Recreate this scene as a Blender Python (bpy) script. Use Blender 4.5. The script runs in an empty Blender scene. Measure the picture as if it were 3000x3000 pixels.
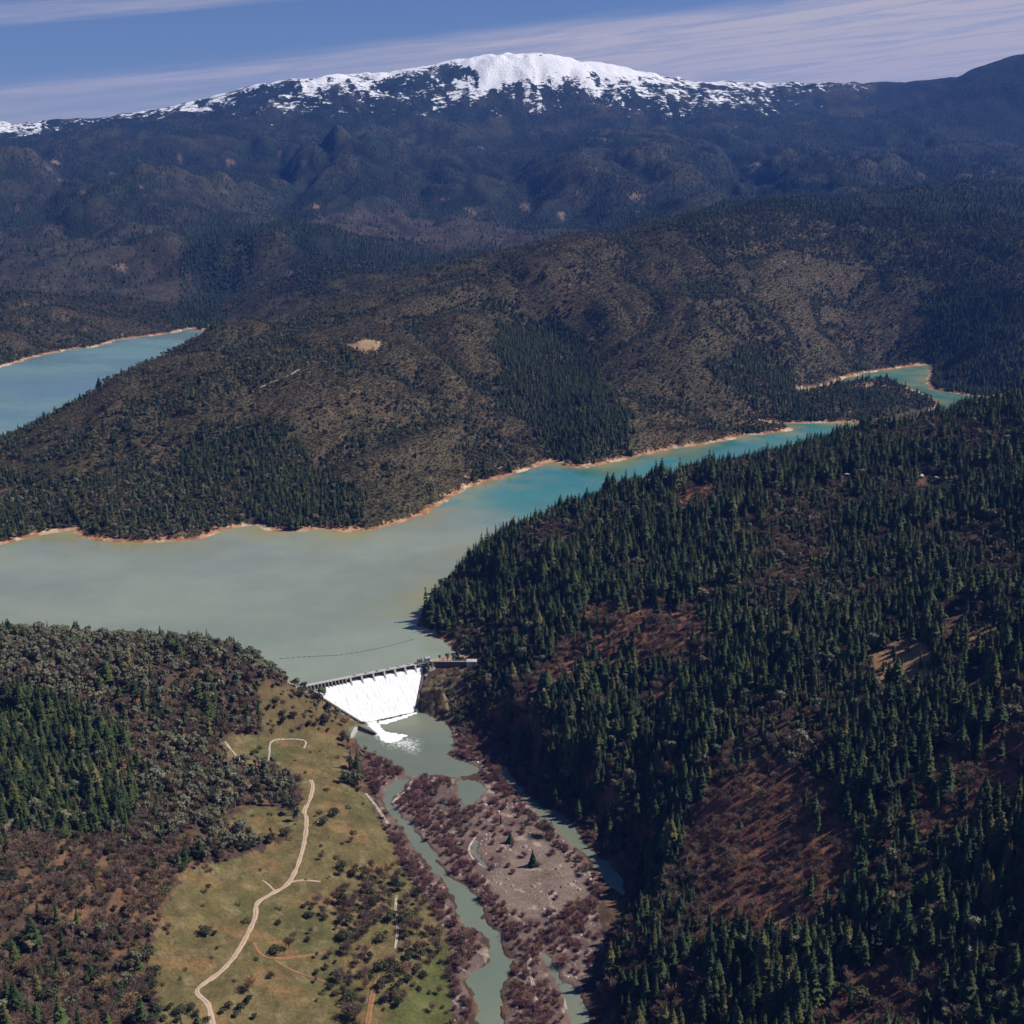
import bpy, math, random
import numpy as np
from mathutils import Vector
rng = np.random.default_rng(7)
random.seed(7)
R = math.radians
sc = bpy.context.scene
COL = sc.collection

# ------------------------------------------------------------------ camera
CAM_H, PITCH, FOV = 650.0, 16.0, 45.0          # helicopter view, metres above the lake
cam = bpy.data.cameras.new('camera')
cam_o = bpy.data.objects.new('camera', cam)
COL.objects.link(cam_o)
cam_o.location = (0, 0, CAM_H)
cam_o.rotation_euler = (R(90 - PITCH), 0, 0)
cam.sensor_fit = 'HORIZONTAL'
cam.angle = R(FOV)
cam.clip_start = 1.0
cam.clip_end = 80000.0
sc.camera = cam_o

# ------------------------------------------------------------------ light
SUN_EL, SUN_AZ = 48.0, 80.0                      # azimuth clockwise from +Y (the view direction)
w = bpy.data.worlds.new('World'); sc.world = w; w.use_nodes = True
nt = w.node_tree; nt.nodes.clear()
def N(t, **k):
    n = nt.nodes.new(t)
    for a, b in k.items(): setattr(n, a, b)
    return n
def math_node(op, a, b=None, c=None, clamp=False):
    n = N('ShaderNodeMath', operation=op); n.use_clamp = clamp
    for i, v in enumerate((a, b, c)):
        if v is None: continue
        if isinstance(v, (int, float)): n.inputs[i].default_value = v
        else: nt.links.new(v, n.inputs[i])
    return n.outputs[0]
def smooth(v, e0, e1):
    n = N('ShaderNodeMapRange', interpolation_type='SMOOTHSTEP')
    nt.links.new(v, n.inputs[0]); n.inputs[1].default_value = e0; n.inputs[2].default_value = e1
    return n.outputs[0]
def mixc(f, a, b, mode='MIX'):
    n = N('ShaderNodeMix', data_type='RGBA', blend_type=mode)
    for s, v in ((0, f), (6, a), (7, b)):
        if isinstance(v, (int, float)): n.inputs[s].default_value = v
        elif isinstance(v, tuple): n.inputs[s].default_value = (*v, 1)
        else: nt.links.new(v, n.inputs[s])
    return n.outputs[2]
SKY_STRENGTH = 0.063
sky = N('ShaderNodeTexSky', sky_type='NISHITA')
sky.sun_disc = False; sky.sun_elevation = R(SUN_EL); sky.sun_rotation = R(SUN_AZ)
sky.altitude = 1500; sky.air_density = 1.0; sky.dust_density = 0.2; sky.ozone_density = 4.0
tc = N('ShaderNodeTexCoord'); sep = N('ShaderNodeSeparateXYZ')
nt.links.new(tc.outputs['Generated'], sep.inputs[0])
az = math_node('MULTIPLY', math_node('ARCTAN2', sep.outputs[0], sep.outputs[1]), 57.2958)
el = math_node('MULTIPLY', math_node('ARCSINE', sep.outputs[2]), 57.2958)
q = math_node('SUBTRACT', el, math_node('MULTIPLY', az, 0.107))
def streak(kx, kq, detail, dist=0.6):
    cx = N('ShaderNodeCombineXYZ')
    nt.links.new(math_node('MULTIPLY', az, kx), cx.inputs[0]); nt.links.new(math_node('MULTIPLY', q, kq), cx.inputs[1])
    nz = N('ShaderNodeTexNoise'); nz.inputs['Scale'].default_value = 1.0; nz.inputs['Detail'].default_value = detail
    nz.inputs['Roughness'].default_value = .6; nz.inputs['Distortion'].default_value = dist
    nt.links.new(cx.outputs[0], nz.inputs['Vector']); return nz.outputs[0]
n1 = streak(.055, 1.1, 6); n2 = streak(.16, 3.2, 8, 1.2)
qn = math_node('ADD', q, math_node('MULTIPLY', math_node('SUBTRACT', n1, .5), 1.2))
low = math_node('MULTIPLY', smooth(qn, 5.7, 4.4), math_node('ADD', .48, math_node('MULTIPLY', smooth(az, -16, 8), .60)))
band = math_node('MULTIPLY', math_node('MULTIPLY', smooth(qn, 4.1, 4.8), smooth(qn, 5.3, 4.9)), .75)
b1 = math_node('MULTIPLY', math_node('MULTIPLY', smooth(qn, 7.2, 7.7), smooth(qn, 8.5, 7.9)), .5)
cov = math_node('MAXIMUM', math_node('MAXIMUM', low, b1), band)
cov = math_node('MULTIPLY', cov, math_node('ADD', .5, math_node('MULTIPLY', smooth(n2, .25, .75), .75)), clamp=True)
sk = mixc(1.0, sky.outputs[0], (0.66, 0.70, 0.95), 'MULTIPLY')
CLOUD = (6.9, 6.5, 7.5)
skc = mixc(cov, sk, CLOUD)
bg = N('ShaderNodeBackground'); bg.inputs[1].default_value = SKY_STRENGTH
nt.links.new(skc, bg.inputs[0])
wo = N('ShaderNodeOutputWorld'); nt.links.new(bg.outputs[0], wo.inputs[0])

sun = bpy.data.lights.new('sun', 'SUN'); sun_o = bpy.data.objects.new('sun', sun); COL.objects.link(sun_o)
sun.energy = 5.0; sun.angle = R(0.5); sun.color = (1.0, 0.94, 0.86)
sd = Vector((math.sin(R(SUN_AZ)) * math.cos(R(SUN_EL)), math.cos(R(SUN_AZ)) * math.cos(R(SUN_EL)), math.sin(R(SUN_EL))))
sun_o.rotation_euler = sd.to_track_quat('Z', 'Y').to_euler(); sun_o.location = (3000, 3000, 6000)
vs = sc.view_settings
vs.view_transform = 'Standard'; vs.look = 'None'; vs.exposure = 0.2; vs.gamma = 1.0; vs.use_curve_mapping = False
sc.cycles.max_bounces = 6; sc.cycles.diffuse_bounces = 2; sc.cycles.glossy_bounces = 2
sc.cycles.transparent_max_bounces = 8; sc.cycles.volume_bounces = 0; sc.cycles.transmission_bounces = 2

# ------------------------------------------------------------------ survey: sight lines of the photograph -> points in the valley
PW = 1932.0; PF = PW / 2 / math.tan(R(FOV / 2)); CP, SP = math.cos(R(PITCH)), math.sin(R(PITCH))
def ray(px, py):
    xr = (np.asarray(px, float) - PW / 2) / PF; yu = -(np.asarray(py, float) - PW / 2) / PF
    return xr, CP + SP * yu, -SP + CP * yu
def unp(px, py, h):
    X, Y, Z = ray(px, py); t = (h - CAM_H) / Z
    return X * t, Y * t
def proj(x, y, z):
    d = y * CP - (z - CAM_H) * SP; u = y * SP + (z - CAM_H) * CP
    d = np.maximum(d, 1e-3)
    return PW / 2 + PF * x / d, PW / 2 - PF * u / d
def poly_h(pts, h):
    return np.array([unp(px, py, h) for px, py in pts])

# ------------------------------------------------------------------ noise
def _hash(ix, iy, seed):
    n = (ix.astype(np.int64) * 374761393 + iy.astype(np.int64) * 668265263 + seed * 974711) & 0xFFFFFFFF
    n = ((n ^ (n >> 13)) * 1274126177) & 0xFFFFFFFF
    return ((n ^ (n >> 16)) & 0xFFFF) / 65535.0
def pnoise(x, y, seed=0):
    x = np.asarray(x, float); y = np.asarray(y, float)
    ix = np.floor(x); iy = np.floor(y); fx = x - ix; fy = y - iy
    def g(ox, oy):
        a = _hash(ix + ox, iy + oy, seed) * 2 * np.pi
        return np.cos(a) * (fx - ox) + np.sin(a) * (fy - oy)
    u = fx**3 * (fx * (fx * 6 - 15) + 10); v = fy**3 * (fy * (fy * 6 - 15) + 10)
    a = g(0, 0) * (1 - u) + g(1, 0) * u; b = g(0, 1) * (1 - u) + g(1, 1) * u
    return (a * (1 - v) + b * v) * 1.5
def fbm(x, y, oct=4, seed=0, gain=.5):
    s = 0; a = 1.0
    for i in range(oct):
        s = s + a * pnoise(x * 2**i, y * 2**i, seed + i * 17); a *= gain
    return s
def ridged(x, y, oct=4, seed=0, gain=.5):
    s = 0; a = 1.0
    for i in range(oct):
        s = s + a * (1 - 2.2 * np.abs(pnoise(x * 2**i, y * 2**i, seed + i * 31))); a *= gain
    return s
def sstep(e0, e1, x):
    t = np.clip((x - e0) / (e1 - e0), 0, 1); return t * t * (3 - 2 * t)

# ------------------------------------------------------------------ polygons
def smooth_poly(P, n=6):
    P = np.asarray(P); m = len(P); out = []
    for i in range(m):
        p0, p1, p2, p3 = P[i - 1], P[i], P[(i + 1) % m], P[(i + 2) % m]
        for k in range(n):
            t = k / n
            out.append(.5 * (2 * p1 + (p2 - p0) * t + (2 * p0 - 5 * p1 + 4 * p2 - p3) * t * t + (3 * p1 - p0 - 3 * p2 + p3) * t**3))
    return np.array(out)
def inside(P, x, y):
    x = np.asarray(x, float); y = np.asarray(y, float); r = np.zeros(x.shape, bool); m = len(P)
    for i in range(m):
        x1, y1 = P[i]; x2, y2 = P[(i + 1) % m]
        if y1 == y2: continue
        c = ((y1 > y) != (y2 > y)) & (x < (x2 - x1) * (y - y1) / (y2 - y1) + x1)
        r ^= c
    return r
def sdist(P, x, y, reach=900.0):
    """signed distance to polygon, positive on land"""
    d = np.full(x.shape, 1e6); P = np.asarray(P)
    box = (x > P[:, 0].min() - reach) & (x < P[:, 0].max() + reach) & (y > P[:, 1].min() - reach) & (y < P[:, 1].max() + reach)
    xb, yb = x[box], y[box]; db = np.full(xb.shape, 1e12); m = len(P)
    for i in range(m):
        a = P[i]; b = P[(i + 1) % m]; e = b - a; L = e @ e
        if L == 0: continue
        t = np.clip(((xb - a[0]) * e[0] + (yb - a[1]) * e[1]) / L, 0, 1)
        db = np.minimum(db, (xb - a[0] - t * e[0])**2 + (yb - a[1] - t * e[1])**2)
    db = np.sqrt(db); ins = inside(P, xb, yb)
    d[box] = np.where(ins, -db, db)
    return d

LAKE_PX = [(566,1296),(545,1288),(520,1275),(430,1236),(300,1226),(100,1216),(-80,1212),(-300,1205),(-300,1075),(-100,1048),(0,1028),(60,1012),(140,998),
 (160,1015),(250,1022),(310,1022),(380,1014),(430,998),(480,990),(510,1000),(560,1003),(610,998),(640,1003),(690,1000),(740,990),(790,972),
 (830,950),(870,925),(920,908),(980,890),(1040,870),(1065,878),(1100,882),(1150,872),(1200,862),(1260,848),(1340,836),(1400,823),(1470,815),(1486,808),
 (1431,793),(1466,799),(1521,798),(1581,797),(1640,800),(1710,795),(1765,775),(1758,753),(1706,731),(1661,716),(1600,722),(1540,736),(1500,742),
 (1500,734),(1546,729),(1591,713),(1651,700),(1751,688),(1756,700),(1754,722),(1765,735),(1800,741),(1850,748),(1932,752),(2080,760),
 (2080,800),(1900,815),(1700,850),(1550,868),(1420,882),(1330,892),(1240,917),(1160,952),(1100,987),(1040,1007),(960,1032),(880,1077),(825,1120),
 (800,1155),(797,1185),(830,1203),(850,1215),(865,1232),(880,1243),(815,1247)]
FAR_PX = [(-300,742),(-100,712),(0,692),(70,672),(140,658),(175,655),(230,640),(310,630),(365,619),(372,624),(405,621),(440,625),(430,642),
 (380,667),(250,722),(120,790),(0,830),(-150,880),(-300,920)]
LAKE = smooth_poly(poly_h(LAKE_PX, 0), 4); FARL = smooth_poly(poly_h(FAR_PX, 0), 5)
RZ = -38.0
RIV_PX = [
 [(650,1350),(700,1352),(770,1336),(800,1345),(846,1365),(858,1398),(848,1428),(885,1438),(905,1452),(868,1468),(820,1462),(776,1466),(752,1446),(723,1431),(690,1416),(668,1398),(655,1372)],
 [(745,1472),(776,1466),(760,1490),(738,1512),(747,1522),(786,1568),(820,1605),(843,1648),(880,1671),(906,1705),(923,1745),(946,1765),(950,1798),(973,1812),(953,1848),(948,1880),(955,1935),(960,2010),(890,2010),(896,1935),(896,1888),(876,1850),(915,1815),(914,1775),(900,1752),(872,1750),(860,1722),(846,1678),(820,1648),(780,1602),(757,1565),(727,1522),(722,1500)],
 [(956,1455),(985,1485),(1010,1515),(1046,1528),(1080,1555),(1113,1598),(1146,1625),(1172,1650),(1180,1685),(1150,1678),(1126,1645),(1100,1610),(1076,1595),(1046,1565),(1013,1535),(970,1490),(945,1460)],
 [(864,1470),(905,1476),(918,1490),(902,1512),(884,1524),(866,1506)],
 [(1056,1862),(1064,1890),(1076,1935),(1085,2000),(1130,2000),(1118,1935),(1098,1880),(1075,1855)],
 [(900,1582),(888,1600),(892,1618),(905,1630),(918,1640),(906,1612),(902,1598)],
 [(1030,1800),(1048,1815),(1062,1850),(1050,1856),(1036,1830),(1022,1806)],
]
RIVS = [smooth_poly(poly_h(p, RZ), 5) for p in RIV_PX]

# dam axis
DA = np.array(unp(562, 1299, 4)); DB = np.array(unp(815, 1249, 4))
DL = float(np.hypot(*(DB - DA))); DS = (DB - DA) / DL; DN = np.array([DS[1], -DS[0]])
def dam_st(x, y):
    return (x - DA[0]) * DS[0] + (y - DA[1]) * DS[1], (x - DA[0]) * DN[0] + (y - DA[1]) * DN[1]
def dam_xy(s, t): return DA[0] + DS[0] * s + DN[0] * t, DA[1] + DS[1] * s + DN[1] * t
def face_z(t): return np.where(t < 4, -1.5, -1.5 - 36.5 * (np.clip((t - 4) / 44, 0, 1))**0.92)
def px_st(px, py, h):
    return dam_st(*unp(px, py, h))
S_TL = px_st(596, 1310, -1)[0]; S_BL = px_st(672, 1350, -37)[0]; S_TR = px_st(806, 1268, -1)[0]; S_BR = px_st(776, 1335, -37)[0]
def spill_left(t): return S_TL + (S_BL - S_TL) * np.clip((t - 4) / 44, 0, 1.2)
def spill_right(t): return S_TR + (S_BR - S_TR) * np.clip((t - 4) / 44, 0, 1.2)

# ------------------------------------------------------------------ terrain control points  (sight line x, y, then height or None + ground distance)
CTRL = """
560 1300 6|500 1268 30|430 1228 50|300 1216 62|150 1212 72|0 1206 80|-150 1202 86|-350 1200 90
450 1310 22|300 1300 50|150 1300 70|0 1300 88|-200 1300 95|520 1360 -8|430 1400 0|300 1420 28|150 1420 55|0 1420 75|630 1350 -20|650 1400 -30|600 1450 -24|480 1470 -12
480 1560 -12|350 1560 15|150 1560 45|0 1560 65|-200 1560 80|350 1650 5|200 1700 25|0 1700 50|300 1800 2|150 1800 20|0 1800 35|300 1932 0|150 1932 12|0 1932 25|-150 1932 40
580 1560 -18|480 1700 -12|600 1700 -20|700 1600 -28|700 1750 -26|450 1850 -10|600 1900 -20|760 1900 -31|800 1800 -34|690 1480 -32
0 2300 20|500 2300 -15|900 2300 -37|1100 2300 -30|1500 2300 60|1932 2300 120
740 1480 -36.6|850 1500 -37|950 1560 -36.5|900 1650 -36.8|1050 1650 -36|1000 1750 -36.5|1000 1850 -36.7|950 1930 -37|1100 1680 -36|880 1450 -36.6|830 1640 -36.8|870 1850 -36.8
905 1258 6|930 1300 0|870 1340 -28|950 1400 -6|905 1400 -33|1015 1450 -18|965 1470 -36|1085 1550 -34|1165 1640 -35|1130 1750 -35.5|1110 1850 -36|1095 1932 -36.5|1200 1700 -28
860 1185 12|900 1120 30|860 1062 42|950 1018 70|1090 980 108|1200 935 135|1350 885 152|1500 865 166|1600 838 190|1750 804 220|1850 784 240|1932 768 252|2100 740 300
950 1200 32|1000 1100 62|1000 1300 25|1050 1400 8|1100 1500 -9|1100 1250 50|1150 1100 85|1200 1000 112|1200 1350 40|1200 1500 0|1185 1590 -18|1260 1650 2|1220 1750 -2|1220 1850 -8|1200 1932 -14
1350 1000 130|1350 1150 108|1350 1300 85|1350 1450 56|1350 1600 34|1350 1750 28|1350 1932 15
1550 950 163|1550 1150 140|1550 1350 115|1550 1550 92|1550 1750 70|1550 1932 48|1750 900 192|1750 1100 172|1750 1300 152|1750 1500 133|1750 1700 112|1750 1932 85
1932 900 228|1932 1100 212|1932 1300 190|1932 1500 165|1932 1700 142|1932 1932 115|2150 900 280|2150 1200 250|2150 1500 215|2150 1932 160
0 930 30|150 930 32|300 930 35|450 920 37|600 920 37|720 930 28|850 870 30|1000 800 50|-200 930 30
150 825 75|300 800 95|450 800 98|600 800 95|750 800 90|850 770 90|950 700 118|1060 800 32|1060 700 85|1050 620 150
0 812 52|100 772 82|230 710 112|400 640 150|540 604 188|700 556 238|800 525 268|900 494 300|985 466 326|-200 850 20
600 690 165|750 700 150|850 680 155|700 640 190|850 600 215|950 560 240|1050 520 290|1050 475 340
1150 760 75|1250 780 50|1350 790 25|1300 700 103|1150 600 190|1150 520 275|1300 600 200|1300 520 279|1450 700 75|1450 620 165|1450 520 270
1150 455 None 4620|1130 452 None 4750|1290 415 None 5000|1450 430 400|1500 376 None 5600|1700 353 None 6000|1932 342 None 6300|2150 338 None 6400
1600 640 60|1600 560 170|1600 460 330|1600 385 None 5400|1600 770 14|1680 762 16|1560 765 12
1790 700 20|1850 640 None 4050|1900 585 None 4300|1760 600 None 4450|1932 560 None 4350|1850 500 None 4750|1932 430 None 5200|1750 450 None 5000|2100 560 None 4350
0 640 50|0 560 130|0 470 230|0 430 290|150 600 60|150 520 140|150 440 260|300 580 60|300 520 130|300 450 240|-200 640 60|-200 470 240
370 600 18|420 540 110|500 440 320|420 470 250|600 445 316|700 455 285|800 482 230|600 520 180|700 520 185|800 510 200
500 420 None 7000|850 470 None 6500|950 452 None 6800|1020 430 None 7000|300 420 None 7300|100 415 None 7300|700 425 None 7100
0 360 None 8400|200 360 None 8400|400 370 None 8300|600 360 None 8400|800 370 None 8300|1000 370 None 8200|1200 360 None 8300|1400 340 None 8500|1650 322 None 8600|1900 312 None 8600|-250 360 None 8400|2180 310 None 8600
0 300 None 9800|200 290 None 9900|400 290 None 9900|600 280 None 10000|800 285 None 10000|1000 280 None 10000|1200 280 None 10000|1400 280 None 10000|1650 285 None 10000|1900 285 None 10000|-250 300 None 9800|2180 285 None 10000
200 250 None 11100|400 225 None 11600|600 205 None 11800|800 200 None 11900|1000 200 None 12000|1200 205 None 12000|1400 215 None 12000|1600 235 None 11800
0 270 None 11000|80 258 None 11800|140 243 None 12100|200 227 None 12300|300 214 None 12600|380 201 None 12700|480 166 None 12900|560 151 None 13000|680 148 None 13000|780 141 None 13000
870 123 None 13000|910 115 None 13000|960 104 None 13100|1060 109 None 13200|1120 123 None 13200|1200 141 None 13300|1300 159 None 13500|1420 160 None 13700|1560 159 None 14200|1700 170 None 14600
-100 236 None 12600|0 243 None 12600|60 247 None 12500|-250 225 None 12600
1740 190 None 12600|1800 160 None 12500|1860 136 None 12500|1932 114 None 12500|2050 80 None 12500|2180 70 None 12500|1740 222 None 11500|1860 222 None 11500|1932 222 None 11400|2100 225 None 11400
"""
cp = []
for tok in CTRL.replace('\n', '|').split('|'):
    f = tok.split()
    if not f: continue
    px, py = float(f[0]), float(f[1])
    if f[2] == 'None':
        r = float(f[3]); X, Y, Z = ray(px, py); t = r / math.hypot(X, Y); cp.append((X * t, Y * t, CAM_H + Z * t))
    else:
        x, y = unp(px, py, float(f[2])); cp.append((x, y, float(f[2])))
for P, h in ((poly_h(LAKE_PX, 0), 0.0), (poly_h(FAR_PX, 0), 0.0)):
    for x, y in P: cp.append((x, y, h))
far_cp = [c for c in cp if math.hypot(c[0], c[1]) > 12000]
for x, y, z in far_cp:                           # behind the skyline the land falls away
    k = 17500 / math.hypot(x, y); cp.append((x * k, y * k, z * .55))
cp = np.array(cp)
def uv(x, y): return np.arctan2(x, y), np.log(np.hypot(x, y))
cu, cv = uv(cp[:, 0], cp[:, 1])
def kern(d2): return .5 * d2 * np.log(d2 + 1e-12)
n = len(cp)
# heights enter as drop below the camera over distance: even weight near and far
K = kern((cu[:, None] - cu)**2 + (cv[:, None] - cv)**2) + np.eye(n) * 2e-5
A = np.zeros((n + 3, n + 3)); A[:n, :n] = K; A[:n, n] = 1; A[:n, n + 1] = cu; A[:n, n + 2] = cv; A[n:, :n] = A[:n, n:].T
sol = np.linalg.solve(A, np.concatenate([cp[:, 2], np.zeros(3)]))

NT, TH0, TH1 = 900, -0.57, 0.57
th = np.linspace(TH0, TH1, NT)
vv = np.concatenate([np.linspace(math.log(520), math.log(2000), 400, endpoint=False), np.linspace(math.log(2000), math.log(5200), 240, endpoint=False), np.linspace(math.log(5200), math.log(18500), 190)])
NR = len(vv); rr = np.exp(vv)
TH, VV = np.meshgrid(th, vv)                     # [row=r, col=theta]
XX = np.sin(TH) * np.exp(VV); YY = np.cos(TH) * np.exp(VV); RR = np.exp(VV)
# the thin plate varies slowly: evaluate on a coarse lattice and refine
cth = np.linspace(TH0, TH1, 226); cvv = np.linspace(vv[0], vv[-1], 420)
CT, CV = np.meshgrid(cth, cvv); CZ = np.zeros(CT.shape)
for i in range(n): CZ += sol[i] * kern((CT - cu[i])**2 + (CV - cv[i])**2)
CZ += sol[n] + sol[n + 1] * CT + sol[n + 2] * CV
def bilin(G, gt, gv, t, v):
    i = np.clip(np.searchsorted(gv, v) - 1, 0, len(gv) - 2); fv = np.clip((v - gv[i]) / (gv[i + 1] - gv[i]), 0, 1)
    k = (t - gt[0]) / (gt[1] - gt[0]); j = np.clip(k.astype(int), 0, len(gt) - 2); ft = np.clip(k - j, 0, 1)
    return (G[i, j] * (1 - ft) + G[i, j + 1] * ft) * (1 - fv) + (G[i + 1, j] * (1 - ft) + G[i + 1, j + 1] * ft) * fv
ZZ = bilin(CZ, cth, cvv, TH, VV)
PX0, PY0 = proj(XX, YY, ZZ)
d_lake = sdist(LAKE, XX, YY); d_far = sdist(FARL, XX, YY)
d_riv = np.full(XX.shape, 1e6)
for P in RIVS: d_riv = np.minimum(d_riv, sdist(P, XX, YY, 300))
ds, dt = dam_st(XX, YY)
# relief
wob = fbm(XX / 60, YY / 60, 3, 5)
wx = XX + 160 * fbm(XX / 900, YY / 900, 2, 3); wy = YY + 160 * fbm(XX / 900, YY / 900, 2, 4)
def gully(x, y):
    a = x + 160 * fbm(x / 900, y / 900, 2, 3); b = y + 160 * fbm(x / 900, y / 900, 2, 4)
    return np.abs(pnoise(a / 400, b / 620, 11)), np.abs(pnoise(a / 170 + 7, b / 260, 12))
g1_, g2_ = gully(XX, YY)
hill = (64 * (g1_ - .28) + 30 * (g2_ - .28)) * sstep(2000, 2500, RR) * (1 - .2 * sstep(4200, 5200, RR))
hill2 = 9 * fbm(XX / 240, YY / 240, 4, 21) * (1 - sstep(5000, 6000, RR))
wx = XX + 420 * fbm(XX / 2300, YY / 2300, 2, 33); wy = YY + 420 * fbm(XX / 2300, YY / 2300, 2, 34)
mamp = (.35 * sstep(5300, 6300, RR) + .65 * sstep(6600, 8600, RR)) * (1 - .92 * sstep(9300, 11600, RR))
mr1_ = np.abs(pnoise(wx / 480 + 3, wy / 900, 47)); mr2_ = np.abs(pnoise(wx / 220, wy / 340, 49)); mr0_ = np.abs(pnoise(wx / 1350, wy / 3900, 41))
mount = mamp * (390 * (np.abs(pnoise(wx / 1350, wy / 3900, 41)) - .3) + 160 * (np.abs(pnoise(wx / 480 + 3, wy / 900, 47)) - .3) + 75 * (np.abs(pnoise(wx / 220, wy / 340, 49)) - .3))
flat = sstep(4, 60, np.minimum(np.minimum(d_lake, d_far), np.abs(d_riv) * 1.0 + 0))
valley = sstep(-33, -10, ZZ)
ZZ = ZZ + flat * valley * (hill + hill2) + mount + .5 * wob * flat
# flat flood plain
FP = smooth_poly(poly_h([(735,1440),(850,1378),(900,1385),(960,1410),(1012,1482),(1078,1522),(1128,1572),(1170,1622),(1200,1660),(1204,1700),(1155,1760),(1122,1850),(1122,2020),(846,2020),(842,1770),(800,1660),(740,1570),(700,1500),(690,1430)], -37.3), 4)
d_fp = sdist(FP, XX, YY, 200); wf = 1 - sstep(0, 26, d_fp)
ZZ = ZZ * (1 - wf) + np.minimum(ZZ, -36.9 + .8 * wob) * wf
# knoll below the right end of the dam
kx, ky = unp(815, 1325, -26); kd = np.hypot((XX - kx) / 30, (YY - ky) / 30) + .12 * fbm(XX / 14, YY / 14, 3, 61)
ZZ = np.maximum(ZZ, np.where(kd < 1.6, -39 + 28 * (1 - sstep(.3, 1.1, kd)) + 2.6 * fbm(XX / 7, YY / 7, 4, 62, .65), -1e3))
k2x, k2y = unp(858, 1290, -14); kd2 = np.hypot((XX - k2x) / 34, (YY - k2y) / 20) + .15 * fbm(XX / 12, YY / 12, 3, 63)
ZZ = np.maximum(ZZ, np.where(kd2 < 1.6, -38 + 27 * (1 - sstep(.2, 1.3, kd2)) + 1.2 * fbm(XX / 8, YY / 8, 3, 64), -1e3))
# valley floor stays just above the river
ZZ = np.maximum(ZZ, RZ + .5 + .6 * np.clip(wob + .5, 0, 2))
# shores
shore_w = .004 * RR
jl = np.minimum(d_lake, d_far) + shore_w * (.8 * fbm(XX / 45, YY / 45, 4, 71) + .5)
down = (dt > 1.0) & (ds > -30) & (ds < DL + 90)
land_l = np.where(jl > 0, np.minimum(np.maximum(ZZ, np.where(jl < 70, .05 + .16 * jl * (1 - sstep(30, 70, jl)), -99)), 1.0 + .75 * jl), np.maximum(-6, .3 * jl))
ZZ = np.where(down, ZZ, land_l)
jr = d_riv + 3.6 * fbm(XX / 17, YY / 17, 4, 81, .6) + .9
land_r = np.where(jr > 0, np.minimum(np.maximum(ZZ, RZ + .12 * np.minimum(jr, 8)), RZ + .3 + np.where(ds > -500, 1.1, 1.1) * jr), RZ + np.maximum(-2.5, .35 * jr))
ZZ = np.where((d_riv < 120), land_r, ZZ)
# the spillway is cut into the abutments
inl = np.minimum(ds - spill_left(dt), spill_right(dt) - ds)
cut = (dt > -6) & (dt < 54) & (inl > -2.5)
ZZ = np.where(cut, np.minimum(ZZ, face_z(dt) - 3.0), ZZ)
edge = (dt > -4) & (dt < 50) & (ds - spill_left(dt) <= -2.5) & (ds > -40)
ZZ = np.where(edge & (ds < DL * .6), np.maximum(ZZ, face_z(dt) + 1.5 + np.clip(-(ds - spill_left(dt)) * .05, 0, 3)), ZZ)

def height(x, y):
    t, v = uv(np.asarray(x, float), np.asarray(y, float)); return bilin(ZZ, th, vv, t, v)
# highest sight-line up to each distance, per column (what is hidden behind what)
ELEV = (ZZ - CAM_H) / RR
RUN = np.maximum.accumulate(ELEV, 0)
RUNP = np.vstack([np.full((1, NT), -9.0), RUN[:-1]])
def at(px, py):
    """first ground point on a sight line"""
    X, Y, Z = ray(px, py); t = math.atan2(X, Y); e = Z / math.hypot(X, Y)
    j = int(np.clip((t - TH0) / (th[1] - th[0]), 0, NT - 2)); f = (t - th[j]) / (th[1] - th[0])
    c = RUN[:, j] * (1 - f) + RUN[:, j + 1] * f
    i = int(np.clip(np.searchsorted(c, e), 1, NR - 1))
    a = np.clip((e - c[i - 1]) / max(c[i] - c[i - 1], 1e-9), 0, 1); r = math.exp(vv[i - 1] + a * (vv[i] - vv[i - 1]))
    x, y = math.sin(t) * r, math.cos(t) * r
    return x, y, float(height(x, y))
PX, PY = proj(XX, YY, ZZ)
# ------------------------------------------------------------------ helpers for meshes and materials
def tag(o, label=None, cat=None, group=None, kind=None):
    if label: o['label'] = label
    if cat: o['category'] = cat
    if group: o['group'] = group
    if kind: o['kind'] = kind
    return o
def link(name, me, mat=None, parent=None, loc=None):
    o = bpy.data.objects.new(name, me); COL.objects.link(o)
    if mat is not None and me is not None and not me.materials: me.materials.append(mat)
    if parent is not None: o.parent = parent
    if loc is not None: o.location = loc
    return o
def mesh_np(name, V, F, mat=None, smooth_=False):
    """V (n,3), F (m,k) all faces with k corners"""
    V = np.asarray(V, np.float32); F = np.asarray(F, np.int32); k = F.shape[1]
    me = bpy.data.meshes.new(name)
    me.vertices.add(len(V)); me.vertices.foreach_set('co', V.ravel())
    me.loops.add(F.size); me.loops.foreach_set('vertex_index', F.ravel())
    me.polygons.add(len(F)); me.polygons.foreach_set('loop_start', np.arange(0, F.size, k, dtype=np.int32))
    me.polygons.foreach_set('loop_total', np.full(len(F), k, np.int32))
    me.polygons.foreach_set('use_smooth', np.full(len(F), smooth_, bool))
    me.update(); me.validate()
    if mat: me.materials.append(mat)
    return me
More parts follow.
